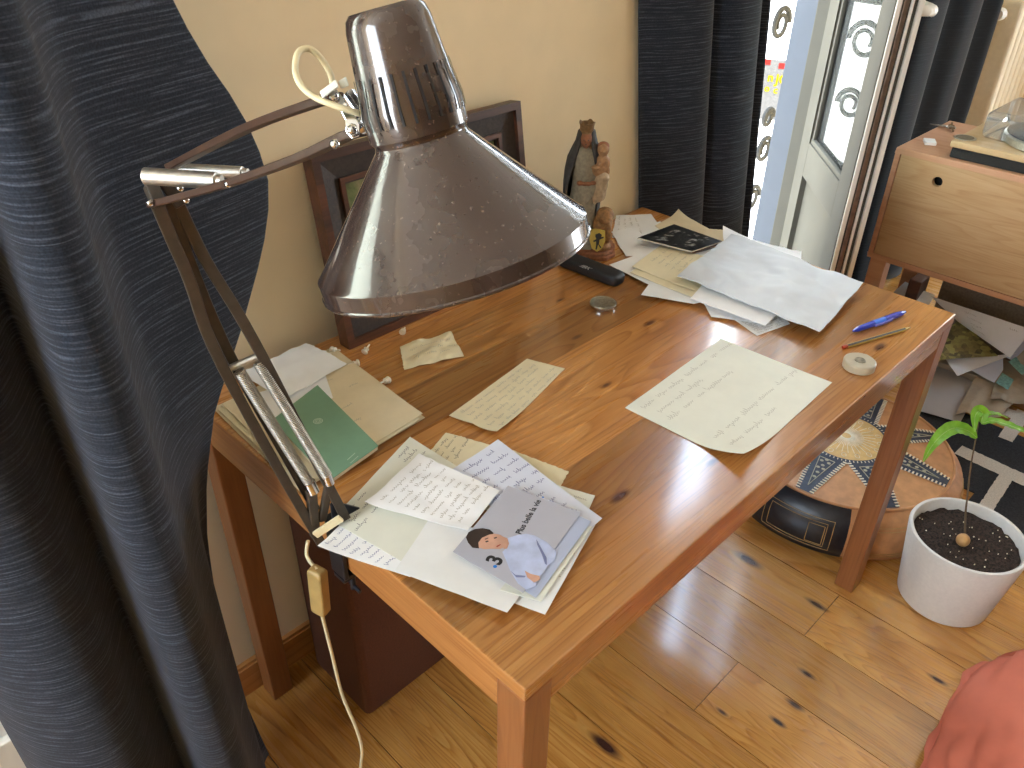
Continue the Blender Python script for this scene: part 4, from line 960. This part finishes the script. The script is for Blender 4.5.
m = MB(); sh_pts = [(.016, .066), (.026, .070), (.038, .068), (.048, .066), (.050, .045), (.045, .028), (.034, .018), (.022, .026), (.016, .045)]
m.prism([sp(a-.006, .042 - (b-.02)*.12, b+.004) for a, b in sh_pts], dF*.004); sho = m.obj('shield', ['shield'], stt, bevel=.001)
m = MB()
def shp(a, b): return sp(a-.006, .0468 - (b-.02)*.12, b+.004)
for poly in ([(.028, .058), (.036, .062), (.042, .058), (.040, .050), (.034, .048), (.028, .052)], [(.030, .050), (.038, .050), (.037, .036), (.031, .034)], [(.037, .052), (.046, .054), (.046, .051), (.038, .047)], [(.031, .048), (.024, .044), (.025, .041), (.032, .043)], [(.031, .036), (.035, .036), (.033, .024), (.030, .025)], [(.035, .038), (.038, .036), (.043, .030), (.040, .028)]):
    m.poly([shp(*p) for p in poly])
m.obj('emblem', ['black_plastic'], sho, merge=False)

# ------------------------------------------------------------------ potted avocado
PC = V((1.278, -.153, 0)); pt = thing('potted_plant', 'young avocado seedling in a white pot on the floor', 'plant', PC)
rb, rtp, ph = .100, .125, .2
MB().lathe([(0, .0), (rb-.006, .0), (rb, .006), (rtp-.001, ph-.004), (rtp-.003, ph), (rtp-.009, ph), (rtp-.012, ph-.004), (rtp-.014, ph-.05), (0, ph-.05)], PC, seg=72).obj('pot', ['pot_white'], pt, smooth=35)
m = MB(); vs = []; N = 64; rg = [0, .015, .03, .045, .06, .075, .09, .100, rtp-.0145]
for r in rg:
    for j in range(N):
        a = 2*PI*j/N; x, y = r*math.cos(a), r*math.sin(a); vs.append(PC + V((x, y, ph-.026 + noise.noise(V((x*60, y*60, 1)))*.006 + noise.noise(V((x*160, y*160, 4)))*.005)))
m.add(vs, [(i*N+j, i*N+(j+1) % N, (i+1)*N+(j+1) % N, (i+1)*N+j) for i in range(len(rg)-1) for j in range(N)])
m.obj('soil', ['soil'], pt, smooth=60)
rr = random.Random(4)
for i in range(60):
    a, q = rr.uniform(0, 2*PI), .104*rr.random()**.5; o_ = MB(); o_.ball(PC+V((q*math.cos(a), q*math.sin(a), ph-.022)), (rr.uniform(.001, .0022), rr.uniform(.001, .002), .0014), 6); o_.obj('perlite', ['stitch' if i % 3 else 'soil'], pt, smooth=60)
sd0 = at(963, 540, 'z', ph-.014)
m = MB(); m.ball(sd0, (.0155, .0145, .0150), 20); m.obj('seed', ['seed'], pt, smooth=60)
hb = at(965, 533, 'z', ph-.01); dpt = (hb-CAM).dot(FW)
spx = [(965, 534), (965.5, 515), (968, 490), (971, 465), (975.5, 440), (979, 420)]
stp = [dp(u, v, dpt-.002*i) for i, (u, v) in enumerate(spx)]
MB().tube(spline(stp, 6), lambda i: .0025-.0013*i/30, 8).obj('stem', ['stem'], pt, smooth=60)
def leaf(tipline, width, side, fold=.25, droop=.0):
    pts = spline(tipline, 6); n = len(pts); m = MB(); vs = []
    for i, p in enumerate(pts):
        f_ = i/(n-1); w = width*(math.sin(PI*min(1, f_**.8))**.8 if 0 < f_ < 1 else 0)+.0003
        d = (pts[min(i+1, n-1)]-pts[max(i-1, 0)]).normalized(); s = d.cross(side).normalized(); nr = s.cross(d)
        for k in (-1, -.5, 0, .5, 1): vs.append(p + s*(w*k) + nr*(abs(k)*w*fold + .0012*math.sin(i*1.7+k*2)))
    m.add(vs, [(i*5+k, i*5+k+1, (i+1)*5+k+1, (i+1)*5+k) for i in range(n-1) for k in range(4)])
    o = m.obj('leaf', ['leaf'], pt, smooth=80)
    r = MB().tube([p + side*.0006 for p in pts], .0006, 6).obj('midrib', ['leaf_rib'], o)
    return o
tu = V((0, 0, 1)); vdr = (CAM-stp[-1]).normalized()
def LP(l, t=0): return [dp(u, v, dpt-.012+dt) for u, v, dt in l]
leaf(LP([(977, 438, 0), (968, 431, -.005), (955, 428, -.012), (943, 434, -.02), (932, 446, -.03), (923, 462, -.035)]), .016, (vdr+tu*.8).normalized())
leaf(LP([(981, 423, .0), (983, 414, -.004), (979, 411, -.010), (975, 417, -.016), (975, 432, -.022)]), .013, (vdr+tu*.3).normalized())
leaf(LP([(981, 424, 0), (992, 421, .0), (1008, 425, .0), (1024, 431, -.005), (1040, 436, -.01)]), .010, (tu+vdr*.3).normalized())
leaf(LP([(980, 421, 0), (988, 414, .012), (997, 414, .02), (1008, 418, .03)]), .006, (tu+vdr*.3).normalized())

# ------------------------------------------------------------------ leather pouf
PP = V((1.466, .222, 0)); R0, PH = .268, .150
pf = thing('pouf', 'round leather pouf with a blue and tan star top on the floor', 'pouf', PP)
def dome(r): return PH + .018*(1-(r/R0)**2)
def tp(r, a, lift=0): return PP + V((r*math.cos(a), r*math.sin(a), dome(r)+lift))
side = [(.282, .0), (.300, .012), (.308, .045), (.307, .085), (.296, .125), (R0+.004, PH-.004)]
a_off = math.radians(165)
for k in range(8):
    m = MB(); a0, a1 = a_off + k*PI/4, a_off + (k+1)*PI/4; n = 10; vs = []
    for r, z in side:
        for j in range(n+1): vs.append(PP + V((r*math.cos(lerp(a0, a1, j/n)), r*math.sin(lerp(a0, a1, j/n)), z + .001)))
    m.add(vs, [(i*(n+1)+j, i*(n+1)+j+1, (i+1)*(n+1)+j+1, (i+1)*(n+1)+j) for i in range(len(side)-1) for j in range(n)])
    def sidept(s, z):
        r = interp([(zz_, rr_) for rr_, zz_ in side], z)+.0012; a = lerp(a0, a1, s); return PP + V((r*math.cos(a), r*math.sin(a), z))
    for (sa, sb_, za, zb2) in ((.14, .86, .03, .118), (.20, .80, .04, .108), (.62, .78, .045, .1)):
        loop = [(lerp(sa, sb_, i/10), za) for i in range(11)] + [(sb_, lerp(za, zb2, i/6)) for i in range(1, 7)] + [(lerp(sb_, sa, i/10), zb2) for i in range(1, 11)] + [(sa, lerp(zb2, za, i/6)) for i in range(1, 7)]
        m.tube([sidept(*q) for q in loop], .0009, 5, 1)
    m.obj('side_panel', ['leather_black' if k % 4 == 0 else 'leather_tan', 'thread_gold'], pf, smooth=60, merge=False)
m = MB(); vs = []; N = 96; rg = [0.001, .06, .12, .18, .24, R0-.006, R0+.003]
for r in rg:
    for j in range(N): vs.append(tp(r, 2*PI*j/N))
m.add(vs, [(i*N+j, i*N+(j+1) % N, (i+1)*N+(j+1) % N, (i+1)*N+j) for i in range(len(rg)-1) for j in range(N)])
m.obj('top_panel', ['leather_tan'], pf, smooth=60)
MB().tube([tp(R0+.002, 2*PI*j/N, .001) for j in range(N+1)], .0042, 8).obj('piping', ['leather_tan'], pf, smooth=60)
rc = .105
m = MB(); vs = []
for r in (.001, .05, rc): 
    for j in range(N): vs.append(tp(r, 2*PI*j/N, .0016))
m.add(vs, [(i*N+j, i*N+(j+1) % N, (i+1)*N+(j+1) % N, (i+1)*N+j) for i in range(2) for j in range(N)], 0)
for j in range(60):
    a = 2*PI*j/60; m.bar([tp(.012, a, .0024), tp(.045 + .03*(j % 2), a, .0022)], .0014, .0006, 1)
for j in range(16):
    a = 2*PI*j/16; m.tube([tp(.085 + .008*math.cos(k*PI/4), a + .07*math.sin(k*PI/4), .0022) for k in range(9)], .0007, 5, 1)
m.obj('centre_patch', ['leather_gold', 'stitch'], pf, smooth=60, merge=False)
m = MB()
vs = [tp(r, 2*PI*j/N, .0022) for r in (rc-.003, rc+.010) for j in range(N)]; m.add(vs, [(j, (j+1) % N, N+(j+1) % N, N+j) for j in range(N)], 0)
for j in range(70): a = 2*PI*j/70; m.bar([tp(rc+.001, a, .003), tp(rc+.007, a, .003)], .0022, .0008, 1)
m.obj('centre_border', ['leather_blue', 'stitch'], pf, merge=False)
def toppt(x, y, lift): r = math.hypot(x, y); return PP + V((x, y, dome(min(r, R0))+lift))
for k in range(8):
    a = math.radians(-175) + k*PI/4; m = MB(); ha = PI/8
    ob = math.radians(4.5)
    P4 = [V((q*math.cos(b), q*math.sin(b), 0)) for q, b in ((rc+.010, a-ha), (R0*.985, a-ob), (R0*.985, a+ob), (rc+.010, a+ha))]
    def bl(s_, t_): return lerp(lerp(P4[0], P4[1], s_), lerp(P4[3], P4[2], s_), t_)
    n = 8; vs = [toppt(*bl(i/n, j_/n).xy, .0018) for i in range(n+1) for j_ in range(n+1)]
    m.add(vs, [(i*(n+1)+j_, i*(n+1)+j_+1, (i+1)*(n+1)+j_+1, (i+1)*(n+1)+j_) for i in range(n) for j_ in range(n)], 0)
    for tt_ in (0, 1):
        for i in range(17):
            s_ = (i+.5)/17; e = bl(s_, tt_); c_ = bl(s_, .5); pn = (c_-e).normalized(); e0 = e - pn*.002; e1_ = e + pn*.0085; m.bar([toppt(e0.x, e0.y, .0028), toppt(e1_.x, e1_.y, .0028)], .0042, .0012, 1)
    tri = [bl(.12, .26), bl(.86, .5), bl(.12, .74)]
    for p, q in zip(tri, tri[1:]+tri[:1]): m.tube([toppt(lerp(p, q, i/6).x, lerp(p, q, i/6).y, .0026) for i in range(7)], .0011, 5, 2)
    for s_, t_ in ((.2, .38), (.2, .62), (.3, .5), (.38, .4), (.38, .6), (.5, .5), (.14, .5), (.62, .5)): q = bl(s_, t_); m.ball(toppt(q.x, q.y, .002), (.005, .005, .0014), 8, 2)
    m.obj('star_point', ['leather_blue', 'stitch', 'thread_pale'], pf, merge=False)

# ------------------------------------------------------------------ rug
rg = thing('rug', 'black shaggy rug with white grid lines behind the plant pot', 'rug', (2.0, -.4, 0))
ra = at(1024, 478, 'z', .01); rb_ = at(950, 446, 'z', .01); rdir = (rb_-ra).normalized()
ta = at(1003, 476, 'z', .01); tb = at(980, 512, 'z', .01); tdir = (tb-ta).normalized()
rx_a, rx_b, ry_a, ry_b = 1.565, 2.075, -1.4, .22
m = MB(); vs = []; nx, ny = 40, 60
m.box((1.84, ry_a, .0006), (rx_b, ry_b, .006)); m.box((1.585, ry_a, .0006), (1.71, -.072, .006)); m.box((1.71, ry_a, .0006), (1.84, .02, .006)); 
m.obj('pile', ['rug_black'], rg)
m = MB()
def strip(p, q, w, dz=0):
    p, q = V(p), V(q); d = (q-p).normalized(); s = V((-d.y, d.x, 0)); n = 24; vs = []
    for i in range(n+1):
        c_ = lerp(p, q, i/n); ww = w*(1+.12*noise.noise(V((i*.9, p.x*9, 2))))
        vs += [c_ - s*ww/2 + V((0, 0, .0064+dz)), c_ + s*ww/2 + V((0, 0, .0064+dz))]
    m.add(vs, [(2*i, 2*i+1, 2*i+3, 2*i+2) for i in range(n)])
def flat(p): return V((p.x, p.y, 0))
for u1, v1, u2, v2, w in ((958, 450, 1040, 488, .055), (1008, 474, 978, 520, .035), (1024, 412, 1005, 440, .04), (960, 395, 1040, 425, .05)):
    m = MB(); a, b = flat(at(u1, v1, 'z', .006)), flat(at(u2, v2, 'z', .006)); strip(a, b, w, u1*2e-6); m.obj('grid_line', ['rug_white'], rg)

# ------------------------------------------------------------------ cabinet and record player
CX, CYL, CZT, CZB = 2.10, .520, .737, .386; CYR = -.62; CD = .40
cb = thing('cabinet', 'oak cabinet with a round finger hole in its door, beyond the desk', 'cabinet', (CX+CD/2, -.05, 0))
e_ = .016
m = MB(); m.box((CX, CYR, CZT-e_), (CX+CD, CYL, CZT)); m.box((CX, CYR, CZB), (CX+CD, CYL, CZB+e_)); m.box((CX, CYL-e_, CZB+e_), (CX+CD, CYL, CZT-e_)); m.box((CX, CYR, CZB+e_), (CX+CD, CYR+e_, CZT-e_)); m.box((CX+CD-.008, CYR+e_, CZB+e_), (CX+CD, CYL-e_, CZT-e_))
m.obj('body', ['oak_edge'], cb, bevel=.0015)
hp = at(937, 182, 'x', CX); hr = .0145
bm = bmesh.new(); g_ = .002
ya, yb, za, zb = CYR+e_+g_, CYL-e_-g_, CZB+e_+g_, CZT-e_-g_
xo = CX+.002
ov = [bm.verts.new((xo, y, z)) for y, z in ((ya, za), (yb, za), (yb, zb), (ya, zb))]; oe = [bm.edges.new((ov[i], ov[(i+1) % 4])) for i in range(4)]
iv = [bm.verts.new((xo, hp.y+hr*math.cos(2*PI*j/32), hp.z+hr*math.sin(2*PI*j/32))) for j in range(32)]; ie = [bm.edges.new((iv[j], iv[(j+1) % 32])) for j in range(32)]
bmesh.ops.triangle_fill(bm, edges=oe+ie, use_beauty=True)
ex = bmesh.ops.extrude_face_region(bm, geom=bm.faces[:]); bmesh.ops.translate(bm, verts=[v for v in ex['geom'] if isinstance(v, bmesh.types.BMVert)], vec=(.016, 0, 0))
bmesh.ops.recalc_face_normals(bm, faces=bm.faces)
md = MB(); bm.verts.index_update(); md.add([v.co.copy() for v in bm.verts], [tuple(v.index for v in f.verts) for f in bm.faces]); bm.free()
md.obj('door', ['oak'], cb)
MB().box((CX+.06, CYR+.02, CZB+.02), (CX+.062, CYL-.02, CZT-.02)).obj('shade_backing', ['black_gap'], cb)  # added black sheet standing in for the shade seen through the finger hole
for x in (CX+.004, CX+CD-.05):
    for y in (CYL-.062, CYR+.012): MB().box((x, y, .0), (x+.046, y+.05, CZB)).obj('leg', ['oak_edge'], cb, bevel=.002)
# storage box below it
tag(MB().box((2.50, -.5, .0), (2.75, .385, .31)).obj('storage_box', ['charcoal'], bevel=.006), 'charcoal storage box on the floor beneath the oak cabinet', 'box')
tag(MB().box((2.34, .405, .0), (2.42, .445, .25)).obj('book', ['frame_wood'], bevel=.004), 'brown upright book on the floor under the left end of the oak cabinet', 'book')
# record player
f0 = at(946, 157, 'z', CZT); tt = thing('record_player', 'pale wooden record player with a clear dust cover on the oak cabinet', 'record player', (f0.x+.17, f0.y-.2, CZT))
tx, ty = f0.x, f0.y
TDp, TWp = .33, .42
MB().box((tx+.004, ty-TWp, CZT+.0005), (tx+TDp-.006, ty-.006, CZT+.03)).obj('base', ['dark_felt'], tt, bevel=.004)
MB().box((tx, ty-TWp, CZT+.03), (tx+TDp, ty, CZT+.048)).obj('plinth', ['birch'], tt, bevel=.003)
kz = CZT+.0482
kc = at(965, 138, 'z', kz); MB().lathe([(.030, 0), (.030, .0015), (.027, .002), (0, .002)], kc, (0, 0, 1), 32).obj('adapter', ['steel'], tt, smooth=40)
MB().lathe([(.024, .002), (.024, .0026), (0, .0026)], kc, (0, 0, 1), 32).obj('adapter_insert', ['charcoal'], tt, smooth=40)
pc_ = V((tx+.175, ty-.235, kz)); MB().lathe([(.145, 0), (.150, .003), (.150, .02), (.146, .024), (0, .024)], pc_, (0, 0, 1), 64).obj('platter', ['steel'], tt, smooth=40)
MB().lathe([(.144, .0242), (.144, .0262), (0, .0262)], pc_, (0, 0, 1), 64).obj('record', ['vinyl'], tt, smooth=40)
m = MB(); dc0, dc1 = V((tx+.085, ty-TWp+.02, kz)), V((tx+TDp-.004, ty-.045, kz+.075))
m.box(dc0, dc1); o = m.obj('dust_cover', ['dust_cover'], tt, bevel=.016, bseg=5, smooth=50)
wb = at(930, 141, 'z', CZT+.008); m = MB(); rm = Matrix.Translation(V((wb.x, wb.y, CZT+.0005))) @ Matrix.Rotation(.5, 4, 'Z'); m.box((-.022, -.016, 0), (.022, .016, .010), 0, rm)
tag(m.obj('small_box', ['paper_white'], bevel=.002), 'small white box lying on the left end of the oak cabinet', 'box')
gq = at(951, 127, 'z', CZT+.004); kr = thing('keys', 'bunch of keys lying behind the record player on the oak cabinet', 'keys', (gq.x, gq.y, CZT))
m = MB(); ringp = [V((gq.x + .014*math.cos(a*PI/10), gq.y + .014*math.sin(a*PI/10), CZT+.003)) for a in range(21)]; m.tube(ringp, .0014, 6); m.obj('key_ring', ['steel'], kr)
for j, (a, mt) in enumerate(((.3, 'statue_gold'), (1.9, 'steel'), (3.6, 'statue_gold'))):
    d = V((math.cos(a), math.sin(a), 0)); s_ = V((-d.y, d.x, 0)); b0 = V((gq.x, gq.y, CZT+.002+.002*j)) + d*.014; m = MB()
    m.prism([b0 + d*(.009 + .009*math.cos(k*PI/6)) + s_*(.009*math.sin(k*PI/6)) for k in range(12)], (0, 0, .002)); m.prism([b0+d*.016-s_*.003, b0+d*.044-s_*.003, b0+d*.048, b0+d*.044+s_*.003, b0+d*.016+s_*.003], (0, 0, .002)); m.obj('key', [mt], kr)

# ------------------------------------------------------------------ papers on the floor by the rug
sheet('sheet', 'large grey sheet lying on the floor behind the pouf', 'paper', [(908, 408), (935, 364), (980, 386), (960, 423)], [.012, .016, .014, .012], 'gray_sheet', .002, seed=61)
sheet('leaflet', 'crumpled brown printed leaflet on the floor by the green plant tip', 'leaflet', [(955, 415), (975, 378), (1024, 392), (1000, 418)], [.022, .03, .03, .022], 'brown_paper', .008, ragged=('t0', 't1', 's0', 's1'), ink='ink_soft', rows=[(.2, .8, .2, .1, .9)], seed=62, n=20)
sheet('leaflet', 'crumpled brown leaflet right of the other, cut off by the right photo edge', 'leaflet', [(990, 400), (998, 372), (1040, 384), (1032, 406)], [.035, .045, .045, .03], 'brown_paper', .008, ragged=('t0', 't1', 's0', 's1'), seed=63, n=20)
sheet('sheet', 'large white printed sheet leaning up against the box under the cabinet', 'paper', [(930, 296), (1032, 330), (1010, 358), (958, 322)], [.20, .20, .12, .12], 'paper_white', .001, ink='ink_soft', rows=[(.2, .9, .2, .3, .95)], seed=64, dens=.35, lw=.0008, tsize=1.8)
sheet('photo_print', 'olive photograph of dry leaves lying on the floor papers', 'photo', [(915, 352), (960, 320), (998, 356), (940, 360)], [.10, .12, .09, .09], 'leaf_photo', .001, seed=65)
sheet('sheet', 'white sheet below the leaf photograph on the floor', 'paper', [(945, 359), (998, 356), (1018, 353), (957, 376)], [.07, .085, .085, .06], 'paper_white', .0015, ragged=('t1',), seed=66)
sheet('sheet', 'small pale bluish sheet in the middle of the floor papers', 'paper', [(970, 370), (1003, 355), (1003, 370), (994, 383)], [.05, .07, .06, .045], 'paper_blue', .001, seed=67)
sheet('sheet', 'bluish white sheet at the right photo edge among the floor papers', 'paper', [(1003, 356), (1024, 338), (1040, 345), (1015, 362)], [.075, .10, .10, .08], 'paper_blue', .001, seed=68)
sheet('leaflet', 'upper one of two teal leaflets on the floor papers near the right photo edge', 'leaflet', [(1008, 362), (1016, 357), (1030, 368), (1022, 375)], [.09, .09, .08, .08], 'teal', .001, seed=69)
sheet('leaflet', 'lower one of two teal leaflets on the floor papers', 'leaflet', [(996, 383), (1002, 373), (1014, 380), (1008, 390)], [.055, .06, .06, .05], 'teal', .001, seed=70)
sheet('leaflet', 'tan card at the right photo edge on the floor papers', 'leaflet', [(1014, 360), (1024, 350), (1040, 360), (1028, 368)], [.085, .10, .10, .085], 'brown_paper', .001, seed=71)
sheet('sheet', 'grey sheet on the floor just past the desk corner', 'paper', [(885, 300), (905, 282), (935, 296), (928, 306)], [.17, .2, .2, .17], 'paper_gray', .002, seed=72)
m = MB(); m.box((2.27, -.34, .0), (2.45, .30, .035)); 
tag(m.obj('magazine_stack', ['brown_paper'], bevel=.003), 'flat stack of magazines beneath the white printed sheet on the floor', 'magazines')

# ------------------------------------------------------------------ red cloth cushion at the corner
rcx = V((.945, -.672, 0)); m = MB(); vs = []; N, K = 96, 30
for i in range(K+1):
    th = PI/2*i/K
    for j in range(N):
        a = 2*PI*j/N; r = math.cos(th)**.55; z = math.sin(th)**.9
        x, y = .38*r*math.copysign(abs(math.cos(a))**.75, math.cos(a)), .38*r*math.copysign(abs(math.sin(a))**.75, math.sin(a))
        w = noise.noise(V((x*5, y*5, z*3+2)))*.05 + abs(noise.noise(V((x*8+3+y*5, y*8-x*4, z*4))))*.07 + abs(noise.noise(V((x*21+3, y*19, z*9))))*.02
        k = 1 + w*1.1
        vs.append(rcx + V((x*k, y*k, .004 + .17*z*(1+w*1.5))))
fs = [(i*N+j, i*N+(j+1) % N, (i+1)*N+(j+1) % N, (i+1)*N+j) for i in range(K) for j in range(N)] + [tuple(range(N))]
cu = thing('floor_cushion', 'salmon red cloth floor cushion in the bottom right corner of the photo', 'cushion', rcx)
m.add(vs, fs); m.obj('cover', ['red_cloth'], cu, smooth=80)
m = MB(); m.sweep([vs[2*N+j % N]*1.0 + V((0, 0, .004)) for j in range(N+1)], lambda i: [(.012*math.cos(a*PI/4), .008*math.sin(a*PI/4)) for a in range(8)]); m.obj('hem', ['red_cloth'], cu, smooth=60)

# ------------------------------------------------------------------ light
w = bpy.data.worlds.new('world'); S.world = w; w.use_nodes = True; nt = w.node_tree
bg = nt.nodes['Background']
tc_ = nt.nodes.new('ShaderNodeTexCoord'); sx = nt.nodes.new('ShaderNodeSeparateXYZ'); rp = nt.nodes.new('ShaderNodeValToRGB')
nt.links.new(tc_.outputs['Generated'], sx.inputs[0]); nt.links.new(sx.outputs[2], rp.inputs[0]); nt.links.new(rp.outputs[0], bg.inputs[0])
rp.color_ramp.elements[0].position = 0; rp.color_ramp.elements[0].color = (.84, .93, 1, 1); rp.color_ramp.elements[1].position = .8; rp.color_ramp.elements[1].color = (.52, .72, 1, 1)
bg.inputs[1].default_value = 15.0
def portal(name, loc, rot, sx_, sy_):
    l = bpy.data.lights.new(name, 'AREA'); l.shape = 'RECTANGLE'; l.size = sx_; l.size_y = sy_; l.cycles.is_portal = True
    o = bpy.data.objects.new(name, l); COL.objects.link(o); o.location = loc; o.rotation_euler = rot
portal('portal_left', ((OPEN_L[0]+OPEN_L[1])/2, WY+.12, 1.28), (-PI/2, 0, 0), 1.3, 2.4)
portal('portal_right', ((OPEN_R[0]+OPEN_R[1])/2, WY+.12, 1.18), (-PI/2, 0, 0), .8, 2.3)
portal('portal_east', (X1+.1, (OPEN_R2[0]+OPEN_R2[1])/2, 1.15), (0, PI/2, 0), 2.1, .95)
portal('portal_side', (X0-.1, (OPEN_S[0]+OPEN_S[1])/2, 1.725), (0, -PI/2, 0), 1.55, 1.18)
sun = bpy.data.lights.new('sun', 'SUN'); sun.energy = 14; sun.color = (1, .95, .86); sun.angle = .01
so = bpy.data.objects.new('sun', sun); COL.objects.link(so); so.rotation_euler = V((.25, .62, -.9)).to_track_quat('-Z', 'Y').to_euler()
S.view_settings.view_transform = 'Standard'; S.view_settings.look = 'None'; S.view_settings.gamma = 1; S.view_settings.use_curve_mapping = False
S.view_settings.exposure = 0.40
S.cycles.use_denoising = True; S.cycles.max_bounces = 8; S.cycles.diffuse_bounces = 5; S.cycles.sample_clamp_indirect = 8; S.cycles.caustics_reflective = False; S.cycles.caustics_refractive = False
